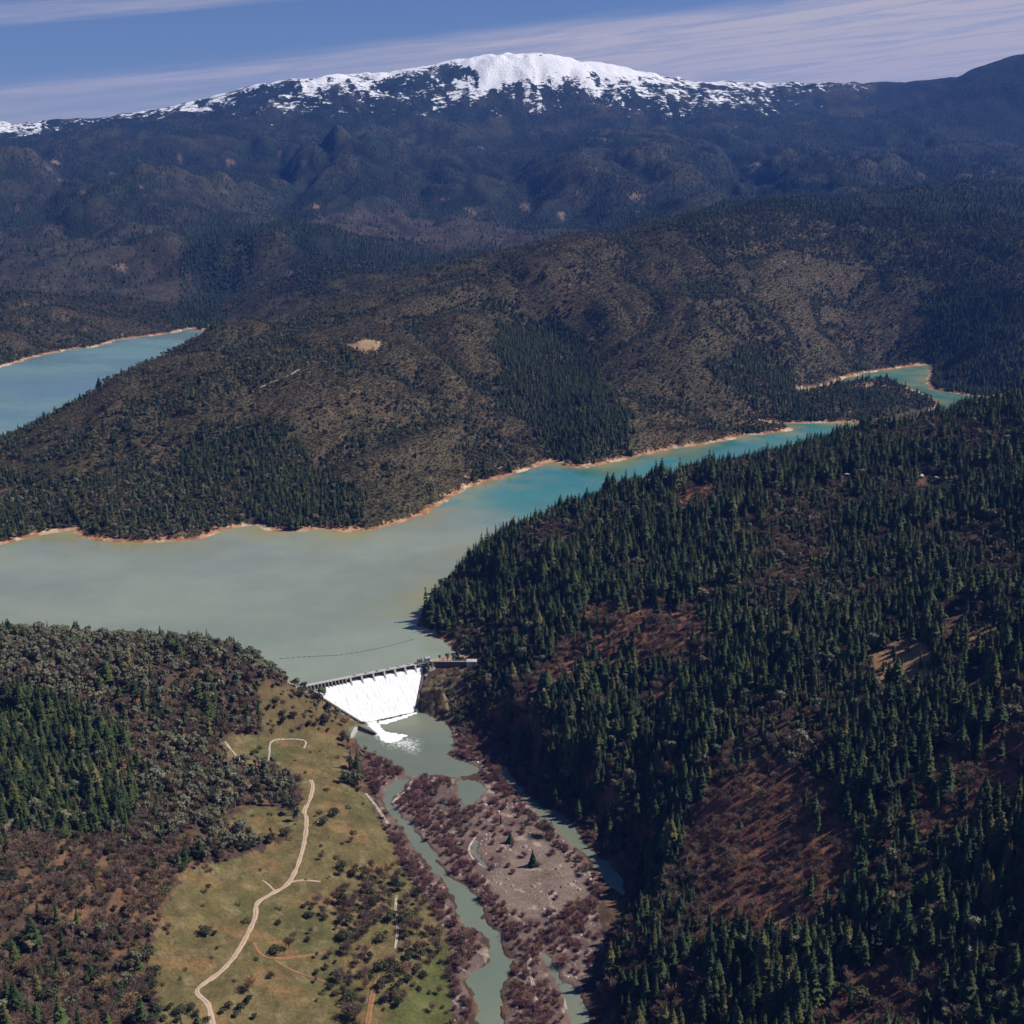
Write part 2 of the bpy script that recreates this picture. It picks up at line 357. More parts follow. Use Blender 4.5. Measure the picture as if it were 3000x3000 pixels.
class MB:
    """collects boxes, prisms and bars; builds ONE mesh"""
    def __init__(s): s.v = []; s.f = []
    def add(s, V, F):
        b = len(s.v); s.v += [tuple(map(float, p)) for p in V]; s.f += [tuple(i + b for i in f) for f in F]
    def hexa(s, lo, hi):
        s.add(list(lo) + list(hi), [(3, 2, 1, 0), (4, 5, 6, 7), (0, 1, 5, 4), (1, 2, 6, 5), (2, 3, 7, 6), (3, 0, 4, 7)])
    def dbox(s, s0, s1, t0, t1, z0, z1):
        """box in dam coordinates: along, downstream, height"""
        c = [dam_xy(s0, t0), dam_xy(s1, t0), dam_xy(s1, t1), dam_xy(s0, t1)]
        s.hexa([(x, y, z0) for x, y in c], [(x, y, z1) for x, y in c])
    def bar(s, a, b, r, n=5, r2=None):
        a = Vector(a); b = Vector(b); d = (b - a).normalized(); u = d.orthogonal().normalized(); w_ = d.cross(u); r2 = r if r2 is None else r2
        V = [a + (u * math.cos(2 * math.pi * i / n) + w_ * math.sin(2 * math.pi * i / n)) * r for i in range(n)] + \
            [b + (u * math.cos(2 * math.pi * i / n) + w_ * math.sin(2 * math.pi * i / n)) * r2 for i in range(n)]
        s.add(V, [(i, (i + 1) % n, n + (i + 1) % n, n + i) for i in range(n)] + [tuple(range(n))[::-1], tuple(range(n, 2 * n))])
    def build(s, name, mat, parent=None):
        me = bpy.data.meshes.new(name); me.from_pydata(s.v, [], s.f); me.update(); me.materials.append(mat)
        return link(name, me, None, parent)
def mat_new(name):
    global nt
    m = bpy.data.materials.new(name); m.use_nodes = True; nt = m.node_tree; nt.nodes.clear(); return m
def principled(col, rough=.85, spec=.15, normal=None):
    b = N('ShaderNodeBsdfPrincipled'); o = N('ShaderNodeOutputMaterial')
    for s, v in (('Base Color', col), ('Roughness', rough), ('Specular IOR Level', spec)):
        if isinstance(v, tuple): b.inputs[s].default_value = (*v, 1)
        elif isinstance(v, (int, float)): b.inputs[s].default_value = v
        else: nt.links.new(v, b.inputs[s])
    if normal is not None: nt.links.new(normal, b.inputs['Normal'])
    nt.links.new(b.outputs[0], o.inputs[0]); return b
def noise_tex(scale, detail=4, rough=.55, coord='Object', vec=None):
    n = N('ShaderNodeTexNoise'); n.inputs['Scale'].default_value = scale; n.inputs['Detail'].default_value = detail; n.inputs['Roughness'].default_value = rough
    if vec is None:
        t = N('ShaderNodeTexCoord'); vec = t.outputs[coord]
    nt.links.new(vec, n.inputs['Vector']); return n.outputs[0]
def bump(h, strength, dist):
    b = N('ShaderNodeBump'); b.inputs['Strength'].default_value = strength; b.inputs['Distance'].default_value = dist
    nt.links.new(h, b.inputs['Height']); return b.outputs[0]
def scale_v(v, lo, hi):
    n = N('ShaderNodeMapRange'); nt.links.new(v, n.inputs[0]); n.inputs[1].default_value = .25; n.inputs[2].default_value = .75
    n.inputs[3].default_value = lo; n.inputs[4].default_value = hi; return n.outputs[0]
def simple_mat(name, col, rough=.85, spec=.15, var=.25, scale=.5, bstr=0):
    m = mat_new(name); nz = noise_tex(scale, 5)
    c = mixc(1.0, col, gray(scale_v(nz, 1 - var, 1 + var)), 'MULTIPLY')
    principled(c, rough, spec, bump(nz, bstr, .3) if bstr else None); return m
def gray(v):
    c = N('ShaderNodeCombineColor')
    for i in range(3): nt.links.new(v, c.inputs[i])
    return c.outputs[0]

# ------------------------------------------------------------------ zones of the valley (survey outlines, in sight-line coordinates)
Z = dict(
 meadow=[(296,1960),(284,1800),(322,1690),(348,1645),(425,1624),(500,1602),(555,1568),(572,1500),(556,1470),(600,1452),(640,1468),(690,1500),(725,1560),(760,1610),(800,1660),(835,1700),(850,1760),(852,1960)],
 meadow2=[(412,1405),(440,1385),(500,1390),(560,1374),(630,1388),(668,1432),(650,1476),(590,1496),(556,1478),(510,1446),(440,1436)],
 meadow3=[(425,1545),(470,1520),(545,1530),(560,1562),(490,1590),(440,1580)],
 green=[(700,1960),(770,1880),(800,1830),(845,1770),(856,1800),(850,1960)],
 gravel=[(776,1480),(905,1472),(960,1480),(1046,1560),(1110,1640),(1135,1690),(1128,1720),(1140,1790),(1100,1860),(1085,1960),(945,1960),(985,1790),(950,1755),(910,1690),(830,1630),(770,1540)],
 plain=[(915,1655),(960,1620),(990,1560),(1040,1590),(1105,1635),(1118,1690),(1085,1705),(1000,1735),(960,1715),(930,1690)],
 p1=[(1100,1150),(1140,1135),(1300,1150),(1390,1185),(1330,1260),(1190,1262),(1060,1300),(1000,1330),(960,1330),(1010,1270),(1080,1210)],
 p2=[(1285,1560),(1340,1480),(1440,1425),(1560,1480),(1600,1560),(1615,1650),(1530,1755),(1420,1795),(1350,1750),(1310,1680)],
 p3=[(1640,1560),(1760,1420),(1940,1360),(1940,1520),(1780,1580)],
 p4=[(1540,1900),(1660,1800),(1780,1820),(1760,1900),(1720,1970),(1540,1970)],
 p5=[(1640,1230),(1740,1190),(1760,1280),(1660,1340)],
 p6=[(1820,1170),(1880,1170),(1890,1220),(1830,1240)],
 p7=[(1260,930),(1340,910),(1380,940),(1300,980)],
 orange=[(490,1300),(560,1300),(640,1330),(690,1370),(640,1440),(590,1400),(500,1380)],
 orange2=[(-20,1600),(120,1580),(330,1640),(300,1760),(60,1720),(-20,1700)],
 lc=[(-40,1330),(110,1338),(240,1395),(262,1500),(230,1600),(120,1575),(-40,1565)],
 gp=[(400,1430),(550,1450),(580,1530),(530,1605),(400,1625),(330,1600),(310,1450)],
 ab=[(480,1290),(560,1296),(700,1370),(690,1450),(600,1410),(500,1390)],
 nearr=[(780,1215),(785,1130),(850,1030),(960,985),(1090,950),(1200,890),(1350,850),(1500,830),(1600,800),(1750,770),(1932,735),(2300,690),(2300,2300),(1000,2300),(1100,1960),(1180,1720),(1130,1620),(960,1450),(860,1380),(862,1250)],
 rb=[(1100,1960),(1130,1800),(1190,1660),(1280,1640),(1340,1740),(1320,1960)],
 c1=[(950,620),(1050,600),(1110,640),(1135,720),(1185,780),(1200,850),(1100,880),(1040,865),(1000,800),(940,760),(945,700)],
 c2=[(1330,690),(1430,640),(1490,700),(1545,760),(1580,798),(1450,792),(1400,760)],
 c3=[(1745,560),(1940,500),(1990,520),(1990,770),(1745,740)],
 c4=[(490,850),(560,830),(620,900),(690,930),(680,1000),(490,990),(440,930)],
 c5=[(80,850),(300,735),(450,675),(610,660),(490,740),(310,800),(150,870)],
 c6=[(340,440),(470,425),(500,470),(420,560),(400,625),(340,620)],
 c7=[(1270,400),(1500,360),(1940,330),(1990,330),(1990,560),(1700,520),(1500,480),(1300,470)],
 c8=[(560,800),(380,800),(330,900),(420,920),(520,850)],
 c9=[(-20,960),(120,900),(300,900),(440,930),(440,1000),(-20,1020)],
 pen=[(1480,735),(1660,715),(1775,765),(1700,800),(1560,800)],
 clear=[(655,650),(690,640),(722,645),(715,660),(680,664)],
 f1=[(640,520),(800,500),(820,540),(640,560)],
 wedge=[(690,165),(780,130),(870,118),(900,135),(830,160),(740,180)],
 wedge2=[(380,205),(470,168),(560,148),(570,165),(500,190),(430,205)],
)
WIL = [
 [(690,1430),(760,1435),(778,1465),(742,1512),(712,1500),(688,1470)],
 [(700,1500),(725,1520),(760,1570),(800,1630),(845,1680),(862,1730),(850,1770),(815,1720),(760,1640),(730,1570)],
 [(776,1463),(868,1470),(866,1488),(800,1502),(768,1502)],
 [(738,1518),(790,1490),(830,1530),(850,1580),(890,1640),(960,1720),(1000,1760),(1010,1800),(975,1812),(950,1770),(915,1710),(850,1650),(790,1580)],
 [(880,1440),(950,1440),(1000,1530),(1060,1570),(1110,1620),(1142,1690),(1120,1725),(1098,1645),(1040,1592),(960,1500),(920,1470)],
 [(985,1790),(1060,1722),(1122,1700),(1130,1740),(1060,1790),(1030,1830),(1000,1960),(950,1960),(965,1850)],
 [(848,1755),(900,1755),(918,1790),(905,1840),(875,1850),(897,1960),(858,1960),(848,1820)],
 [(850,1370),(890,1390),(965,1410),(950,1452),(890,1440),(850,1420)],
 [(1005,1840),(1055,1870),(1072,1960),(995,1960)],
 [(855,1500),(910,1510),(900,1560),(875,1580),(850,1560)],
]
def inz(name, px, py): return inside(Z[name] if isinstance(name, str) else name, px, py)
def wil(px, py):
    r = np.zeros(np.shape(px), bool)
    for P in WIL: r |= inside(P, px, py)
    return r

# ------------------------------------------------------------------ ground colours
jx = PX + 9 * fbm(XX / 14, YY / 14, 3, 101); jy = PY + 6 * fbm(XX / 14, YY / 14, 3, 102)
ALB = np.zeros(ZZ.shape + (3,))
def put(mask, col, f=1.0):
    mk = np.clip(np.asarray(mask, float) * f, 0, 1)[..., None]
    ALB[:] = ALB * (1 - mk) + np.array(col) * mk
near = RR < 2050
nA = fbm(XX / 30, YY / 30, 4, 111); nB = fbm(XX / 120, YY / 120, 4, 112); nC = fbm(XX / 420, YY / 420, 4, 113)
ALB[:] = (.070, .046, .033)
put(sstep(.1, .5, nA), (.15, .085, .05), .8)
nr = inz('nearr', PX, PY) & (RR < 2900)
left = near & ~nr
for zn in ('p1', 'p2', 'p3', 'p4', 'p7'):
    mk = inz(zn, jx, jy) & nr
    put(mk, (.140, .062, .044)); put(mk & (nA > .15), (.24, .12, .062), .8)
for zn in ('p5', 'p6'): put(inz(zn, jx, jy) & nr, (.30, .18, .09), .85)
for zn in ('orange', 'orange2'): put(inz(zn, jx, jy) & left, (.17, .095, .052), .55)
md = (inz('meadow', jx, jy) | inz('meadow2', jx, jy) | inz('meadow3', jx, jy)) & left
put(md, (.120, .096, .040)); put(md * sstep(-.1, .5, nB), (.094, .088, .033)); put(md * sstep(.15, .6, fbm(XX / 55, YY / 40, 4, 114)), (.20, .12, .052), .8)
put(md * sstep(.1, .5, nA), (.165, .13, .06), .6); put(md * sstep(.2, .6, fbm(XX / 9, YY / 9, 3, 118)), (.075, .068, .03), .55); put(md * sstep(.35, .7, fbm(XX / 13, YY / 13, 3, 119)), (.21, .165, .09), .5)
put(inz('green', jx, jy) & left, (.085, .098, .030), .8)
put(inz('ab', jx, jy) & left & (nB > -.25), (.118, .094, .042), .75)
gv = (inz('gravel', jx, jy) | (wil(jx, jy))) & (RR < 1500)
put(gv, (.150, .102, .085)); put(gv * sstep(.1, .6, nA), (.105, .072, .064)); put(inz('plain', jx, jy) & near, (.175, .130, .105)); put(gv * sstep(.45, .7, fbm(XX / 17, YY / 17, 3, 117)), (.40, .31, .25), .7)
put(inside([(815,1488),(850,1500),(880,1512),(895,1530),(884,1562),(868,1575),(845,1558),(828,1520)], jx, jy) & near & (nA < .2), (.105, .108, .108), .8)
put((kd < 1.3) & near, (.105, .078, .045)); put(((kd < 1.2) | (kd2 < 1.2)) & near & (fbm(XX / 9, YY / 9, 3, 127) > .05), (.19, .15, .10), .7); put(((kd < 1.2) | (kd2 < 1.2)) & near & (fbm(XX / 7, YY / 7, 3, 128) > .2), (.06, .045, .03), .8)
mid = (~near) & ~nr
put(mid, (.066, .056, .032)); put(mid * sstep(-.2, .6, nB), (.080, .058, .036)); put(mid * sstep(.1, .7, nC), (.058, .056, .030), .7)
put(mid * sstep(.55, .8, fbm(XX / 38, YY / 38, 4, 115)), (.20, .13, .085), .5)
put(inz('clear', jx, jy) & mid, (.36, .24, .13))
far = RR > 5200
put(far, (.022, .030, .026)); put(far * sstep(.12, .6, fbm(XX / 420, YY / 600, 5, 121)), (.044, .038, .034), .85)
put(far * sstep(.35, .8, fbm(XX / 260, YY / 260, 5, 122)), (.022, .034, .024), .9)
put(far * sstep(.72, .95, fbm(XX / 170, YY / 230, 5, 123)) * (RR < 10500), (.24, .16, .115), .8)
put(far * sstep(.22, .55, mr1_ + .35 * (mr2_ - .3)) * (.6 + .4 * sstep(.1, .5, mr0_)), (.058, .055, .038), .75); put(far * sstep(.10, .02, mr1_), (.014, .022, .018), .8); put(far * sstep(.09, .02, mr0_), (.014, .022, .018), .7)  # sunlit ridge look painted into the colour, along with ridge brush and valley conifers
put((RR > 5950) & (RR < 8200) & inside([(560,425),(640,400),(800,395),(1010,440),(990,478),(900,500),(830,478),(760,452),(640,440)], jx, jy), (.070, .056, .046), .8)
put(far & (RR < 7600) & inside([(-60,420),(340,425),(345,560),(250,640),(-60,700)], jx, jy) & (fbm(XX / 200, YY / 300, 4, 124) > -.15), (.062, .052, .042), .75)
put((RR > 10800) & (np.degrees(TH) > 15.6), (.020, .026, .024), .8)
shore_n = .5 * fbm(XX / 40, YY / 40, 3, 131)
sh = (np.minimum(d_lake, d_far) < 60) & (ZZ < (3.4 + 5.0 * shore_n) * (1 + .35 * far)) & ~((dt > 3) & (RR < 1750))
put(sh, (.27, .125, .065)); put(sh & (fbm(XX / 30, YY / 30, 3, 132) > .0), (.40, .24, .145), .85); put(sh & (fbm(XX / 60, YY / 60, 3, 133) > .25), (.50, .38, .26), .8)
SNOW = (ZZ - 1170) / 330 - .75 * sstep(.12, .5, fbm(XX / 130 + .3 * YY / 400, YY / 520, 4, 144)) + .50 * fbm(XX / 420, YY / 600, 5, 141) + .38 * ridged(XX / 260, YY / 420, 4, 142) - .10
azd = np.degrees(TH)
SNOW = SNOW - .75 * sstep(9.5, 15, azd) - .12 * (1 - sstep(-3.5, -2.5, azd)) + .25 * sstep(-3, -1, azd) * (1 - sstep(5, 8, azd)) * sstep(1150, 1350, ZZ)
SNOW = SNOW - 2.0 * sstep(15.0, 16.5, azd) - .8 * (inz('wedge', jx, jy) & (RR > 11000)) - .65 * (inz('wedge2', jx, jy) & (RR > 11000))
SNOW = np.where(RR > 10500, SNOW, -2) + 1.1 * ((azd < -20.0) & (RR > 11500)) * sstep(740, 830, ZZ) + .45 * ((azd > -20) & (azd < -12) & (RR > 11900))
SNOW = SNOW - .18 * (sstep(-3, -1, azd) * (1 - sstep(6, 9, azd)) * (1 - sstep(1400, 1520, ZZ))) + .18 * ((azd < -3) & (RR > 12300))
SNOW = np.clip(SNOW, -2, 2)

# ------------------------------------------------------------------ ground, hills, mountains: one seamless sheet, cut in three along the distance
m_ground = mat_new('ground_earth')
at_c = N('ShaderNodeAttribute', attribute_name='albedo'); at_s = N('ShaderNodeAttribute', attribute_name='snow')
nf = noise_tex(.35, 6, .65); nm = noise_tex(.045, 5, .6); nl = noise_tex(.010, 4)
c = mixc(1.0, at_c.outputs['Color'], gray(scale_v(nf, .62, 1.38)), 'MULTIPLY')
c = mixc(1.0, c, gray(scale_v(nm, .70, 1.30)), 'MULTIPLY')
nsn = noise_tex(.016, 7, .72)
sf = smooth(math_node('ADD', at_s.outputs['Fac'], math_node('MULTIPLY', math_node('SUBTRACT', nsn, .5), 3.4)), .42, .58)
c = mixc(sf, c, (.88, .89, .92))
hb = math_node('ADD', math_node('MULTIPLY', nf, .5), math_node('MULTIPLY', nm, 1.0))
principled(c, .92, .08, bump(hb, .7, 2.5))
m_far = mat_new('forested_rock')
at_c = N('ShaderNodeAttribute', attribute_name='albedo'); at_s = N('ShaderNodeAttribute', attribute_name='snow')
nf = noise_tex(.045, 6, .7); nm = noise_tex(.012, 5, .6)
c = mixc(1.0, at_c.outputs['Color'], gray(scale_v(nf, .45, 1.55)), 'MULTIPLY')
c = mixc(1.0, c, gray(scale_v(nm, .65, 1.35)), 'MULTIPLY')
nsn = noise_tex(.015, 5, .75)
sf = smooth(math_node('ADD', at_s.outputs['Fac'], math_node('MULTIPLY', math_node('SUBTRACT', nsn, .5), 5.0)), .40, .52)
c = mixc(sf, c, (.88, .89, .92))
principled(c, .95, .05, bump(nf, .85, 26.0))
def strip(name, i0, i1, mat):
    r = i1 - i0 + 1; idx = np.arange(r * NT).reshape(r, NT)
    V = np.stack([XX[i0:i1 + 1], YY[i0:i1 + 1], ZZ[i0:i1 + 1]], -1).reshape(-1, 3)
    F = np.stack([idx[:-1, :-1], idx[:-1, 1:], idx[1:, 1:], idx[1:, :-1]], -1).reshape(-1, 4)[:, ::-1]
    me = mesh_np(name, V, F, mat, True)
    a = me.attributes.new('albedo', 'FLOAT_COLOR', 'POINT')
    c4 = np.ones((r * NT, 4), np.float32); c4[:, :3] = ALB[i0:i1 + 1].reshape(-1, 3); a.data.foreach_set('color', c4.ravel())
    a = me.attributes.new('snow', 'FLOAT', 'POINT'); a.data.foreach_set('value', SNOW[i0:i1 + 1].astype(np.float32).ravel())
    return tag(link(name, me), kind='structure')
k1 = int(np.searchsorted(rr, 2050)); k2 = int(np.searchsorted(rr, 5200)); k3 = int(np.searchsorted(rr, 8300))
strip('ground', 0, k1, m_ground)
tag(strip('hills', k1, k2, m_ground), 'brush covered hills beyond the reservoir')
tag(strip('forested_hills', k2, k3, m_far), 'blue forested foothills below the mountain')
tag(strip('snowy_mountain', k3, NR - 1, m_far), 'long mountain with white snow along its top')

# ------------------------------------------------------------------ water
def water_mat(name, ca, cb, scale, rough, bst, grad=None):
    m = mat_new(name); t = N('ShaderNodeTexCoord'); mp = N('ShaderNodeMapping'); mp.inputs['Scale'].default_value = (.6, 1.0, 1)
    nt.links.new(t.outputs['Object'], mp.inputs[0])
    nz = noise_tex(scale, 5, .6, vec=mp.outputs[0]); f = smooth(nz, .35, .65)
    if grad:
        sp = N('ShaderNodeSeparateXYZ'); nt.links.new(t.outputs['Object'], sp.inputs[0])
        k = math_node('ADD', math_node('MULTIPLY', sp.outputs[0], grad[0]), math_node('MULTIPLY', sp.outputs[1], grad[1]))
        k = math_node('ADD', k, math_node('MULTIPLY', math_node('SUBTRACT', nz, .5), grad[4]))
        f = smooth(k, grad[2], grad[3])
    c = mixc(f, ca, cb)
    if grad:
        sh_ = N('ShaderNodeAttribute', attribute_name='bank_reflection'); c = mixc(sh_.outputs['Fac'], c, (.235, .215, .095))  # yellow-green reflection of the far bank, painted into the water colour
    c = mixc(1.0, c, gray(scale_v(noise_tex(.02, 4), .93, 1.07)), 'MULTIPLY')
    wn = noise_tex(.0045, 3, .5, vec=mp.outputs[0]); rg = math_node('ADD', rough, math_node('MULTIPLY', smooth(wn, .4, .62), .17)); c = mixc(math_node('MULTIPLY', smooth(wn, .38, .6), .5), c, mixc(1.0, c, (1.3, 1.28, 1.24), 'MULTIPLY'))
    b = principled(c, rg, .5, bump(noise_tex(.25, 4, .6, vec=mp.outputs[0]), bst, .25)); b.inputs['IOR'].default_value = 1.33; return m
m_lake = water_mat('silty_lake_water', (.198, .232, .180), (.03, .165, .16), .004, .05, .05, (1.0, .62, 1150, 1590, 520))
m_farlake = water_mat('blue_lake_water', (.125, .215, .215), (.135, .21, .205), .003, .14, .10)
m_river = water_mat('green_river_water', (.150, .165, .122), (.125, .155, .118), .02, .10, .15)
def cells(name, mask, z, mat):
    """level sheet over the grid cells of the mask"""
    m4 = mask[:-1, :-1] | mask[:-1, 1:] | mask[1:, 1:] | mask[1:, :-1]
    idx = np.arange(NR * NT).reshape(NR, NT)
    F = np.stack([idx[:-1, :-1], idx[:-1, 1:], idx[1:, 1:], idx[1:, :-1]], -1)[m4][:, ::-1]
    u, inv = np.unique(F, return_inverse=True)
    V = np.stack([XX.ravel()[u], YY.ravel()[u], np.full(len(u), z)], -1)
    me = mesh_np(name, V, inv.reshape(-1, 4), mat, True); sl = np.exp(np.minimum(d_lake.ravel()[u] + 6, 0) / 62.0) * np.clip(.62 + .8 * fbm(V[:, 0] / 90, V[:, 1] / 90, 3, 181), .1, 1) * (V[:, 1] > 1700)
    a = me.attributes.new('bank_reflection', 'FLOAT', 'POINT'); a.data.foreach_set('value', sl.astype(np.float32))  # strength of the painted bank reflection, fading away from the shore
    return link(name, me)
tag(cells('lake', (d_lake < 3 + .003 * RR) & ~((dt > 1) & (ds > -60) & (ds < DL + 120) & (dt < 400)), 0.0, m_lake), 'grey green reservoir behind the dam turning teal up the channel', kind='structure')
tag(cells('lake', (d_far < 12), 0.0, m_farlake), 'blue arm of the reservoir beyond the brush hill', kind='structure')
tag(cells('river', (d_riv < 4), RZ, m_river), 'silty green river below the dam', kind='structure')

# ------------------------------------------------------------------ dirt roads and sandy tracks
def dirt_mat(name, ca, cb):
    m = mat_new(name); nz_ = noise_tex(.28, 6, .7); ct = N('ShaderNodeAttribute', attribute_name='rut')
    c = mixc(smooth(math_node('ADD', ct.outputs['Fac'], math_node('MULTIPLY', math_node('SUBTRACT', nz_, .5), 3.6)), .2, .9), ca, cb); principled(c, .9, .1, bump(nz_, .3, .2)); return m
m_road = mat_new('pale_dirt'); nz_ = noise_tex(.35, 5, .65); ct = N('ShaderNodeAttribute', attribute_name='rut')
c = mixc(smooth(math_node('ADD', ct.outputs['Fac'], math_node('MULTIPLY', math_node('SUBTRACT', nz_, .5), 1.6)), .25, .75), (.22, .17, .10), (.43, .32, .23)); principled(c, .9, .1, bump(nz_, .3, .2))
m_track = dirt_mat('orange_dirt', (.135, .10, .043), (.29, .145, .072))
m_sand = dirt_mat('pale_sand', (.17, .125, .09), (.43, .36, .29))
def road(name, pts, width, mat, label, lift=.3):
    P = np.array([at(px, py)[:2] for px, py in pts]); Q = []
    for i in range(len(P) - 1):
        p0 = P[max(i - 1, 0)]; p1 = P[i]; p2 = P[i + 1]; p3 = P[min(i + 2, len(P) - 1)]
        n_ = max(2, int(np.hypot(*(p2 - p1)) / 3))
        for k in range(n_):
            t = k / n_; Q.append(.5 * (2 * p1 + (p2 - p0) * t + (2 * p0 - 5 * p1 + 4 * p2 - p3) * t * t + (3 * p1 - p0 - 3 * p2 + p3) * t**3))
    Q.append(P[-1]); Q = np.array(Q); T = np.gradient(Q, axis=0); T /= np.linalg.norm(T, axis=1)[:, None] + 1e-9
    Nn = np.stack([-T[:, 1], T[:, 0]], -1); wv = width * (1 + .38 * fbm(Q[:, 0] / 9, Q[:, 1] / 9, 2, 151)) / 2
    V = []
    for o in (-1, -.8, -.45, 0, .45, .8, 1):
        S = Q + Nn * (wv * o)[:, None]; z = height(S[:, 0], S[:, 1]) + lift + (.12 if abs(o) < .9 else -.25)
        V.append(np.column_stack([S, z]))
    V = np.stack(V, 1); m_ = len(Q); idx = np.arange(m_ * 7).reshape(m_, 7)
    F = np.stack([idx[:-1, :-1], idx[:-1, 1:], idx[1:, 1:], idx[1:, :-1]], -1).reshape(-1, 4)
    me = mesh_np(name, V.reshape(-1, 3), F, mat, True); a = me.attributes.new('rut', 'FLOAT', 'POINT'); a.data.foreach_set('value', np.tile(np.array([0, .75, 1, .35, 1, .75, 0], np.float32), m_))
    return tag(link(name, me), label, kind='structure')
road('dirt_road', [(415,1990),(402,1935),(392,1895),(372,1868),(420,1830),(455,1785),(480,1735),(485,1705),(510,1688),(545,1665),(566,1620),(576,1575),(578,1545),(574,1530),(584,1510),(590,1485),(586,1472)], 4.8, m_road, 'pale winding dirt road across the meadow')
road('dirt_track', [(478,1778),(492,1800),(516,1808),(560,1806),(615,1797)], 3.2, m_track, 'orange dirt track leading off the road')
road('dirt_track', [(510,1806),(550,1830),(600,1848),(630,1860)], 2.6, m_track, 'faint orange track across the lower grass')
road('dirt_track', [(547,1665),(570,1661),(605,1664)], 2.6, m_road, 'pale spur track beside the road')
road('dirt_track', [(520,1683),(505,1668),(495,1662)], 2.2, m_road, 'short pale track above the road bend')
road('dirt_track', [(692,1940),(700,1890),(708,1860),(718,1840)], 5, m_track, 'orange bare strip at the foot of the meadow')
road('dirt_track', [(745,1790),(750,1755),(746,1720),(748,1690)], 2.6, m_sand, 'pale stony track near the river trees')
road('dirt_track', [(425,1400),(445,1425),(468,1445)], 3, m_sand, 'pale track on the upper clearing')
road('dirt_track', [(505,1452),(508,1425),(512,1400),(540,1395),(575,1398),(573,1412)], 2.4, m_sand, 'square pale track round the upper clearing')
road('sand_path', [(777,1474),(770,1490),(752,1504),(738,1516)], 4, m_sand, 'pale sand bar across the river arm')
road('sand_path', [(897,1580),(886,1596),(886,1610),(897,1626),(915,1636)], 2.6, m_sand, 'curved pale sand edge on the gravel bar')
road('sand_path', [(1108,1640),(1114,1655),(1113,1672)], 2.6, m_sand, 'pale sand edge beside the right channel')
road('sand_path', [(1000,1800),(998,1830),(1006,1860),(1010,1900)], 4, m_sand, 'pale sandy strip among the willows')
road('sand_path', [(690,1497),(712,1525),(732,1555)], 3.5, m_sand, 'pale stony margin of the left bank')
road('hill_track', [(455,745),(510,722),(560,700),(612,680)], 4, m_sand, 'pale track along the brush ridge', .6)
# ------------------------------------------------------------------ the dam
def concrete(name, col, streaks=.35):
    m = mat_new(name); t = N('ShaderNodeTexCoord'); mp = N('ShaderNodeMapping'); mp.inputs['Scale'].default_value = (.5, .5, .06)
    nt.links.new(t.outputs['Object'], mp.inputs[0]); a = noise_tex(1.0, 5, .65, vec=mp.outputs[0]); b_ = noise_tex(.6, 5)
    c = mixc(1.0, col, gray(scale_v(a, 1 - streaks, 1 + streaks)), 'MULTIPLY'); c = mixc(1.0, c, gray(scale_v(b_, .85, 1.15)), 'MULTIPLY')
    principled(c, .85, .2, bump(b_, .3, .2)); return m
m_conc = concrete('weathered_concrete', (.27, .25, .225)); m_conc2 = concrete('pale_concrete', (.46, .44, .41), .2); m_concd = concrete('stained_concrete', (.13, .11, .10), .4)
m_steel = simple_mat('dark_painted_steel', (.045, .05, .05), .5, .4, .2, .8); m_rail = simple_mat('galvanised_rail', (.42, .44, .46), .45, .4, .1, 1.0)
dam = link('dam', None, loc=(*dam_xy(DL / 2, 0), -38.0)); dam['label'] = 'concrete gravity dam with white water over its spillway'; dam['category'] = 'dam'
def dmb(mb, name, mat):
    o = mb.build(name, mat); o.parent = dam; o.matrix_parent_inverse = dam.matrix_basis.inverted(); return o
bpy.context.view_layer.update()
# body: profile swept along the axis
prof = [(-5, -44), (-5, -1.5), (-3.5, -.6), (0, -.2), (4, -1.5)] + [(4 + 44 * k / 10, float(face_z(4 + 44 * k / 10))) for k in range(1, 11)] + [(52, -40), (52, -44)]
mb = MB(); ns = 24; S = [5 + (DL - 3) * i / ns for i in range(ns + 1)]
V = [(*dam_xy(s_, t), z) for s_ in S for t, z in prof]; np_ = len(prof)
F = [(i * np_ + k, i * np_ + (k + 1) % np_, (i + 1) * np_ + (k + 1) % np_, (i + 1) * np_ + k) for i in range(ns) for k in range(np_)]
F += [tuple(range(np_))[::-1], tuple(ns * np_ + k for k in range(np_))]
mb.add(V, F); dmb(mb, 'spillway_face', m_conc)
wide = [px_st(x, y, 3)[0] for x, y in ((662, 1282), (683, 1278), (704, 1273), (725, 1269), (745, 1265), (764, 1261))]
wide.append(wide[-1] + (wide[-1] - wide[-2])); 
def pier(s0, wd, t1, drop, mat, name='pier'):
    mb = MB(); pr = [(-6, -8), (-6, 4.6), (2.2, 4.6), (3.2, 2.5), (t1, -1.0), (t1 + drop, float(face_z(t1 + drop)) - .5), (t1 + drop, -12)]
    k = len(pr); V = [(*dam_xy(s0 + o, t), z) for o in (-wd / 2, wd / 2) for t, z in pr]
    mb.add(V, [tuple(range(k)), tuple(range(2 * k - 1, k - 1, -1))] + [(i, k + i, k + (i + 1) % k, (i + 1) % k) for i in range(k)]); return dmb(mb, name, mat)
for s_ in wide: pier(s_, 2.0, 5.5, 3.5, m_conc2)
teeth = np.arange(7, wide[0] - 3.2, 4.7)
for s_ in teeth: pier(float(s_), 1.1, 4.5, 1.5, m_conc)
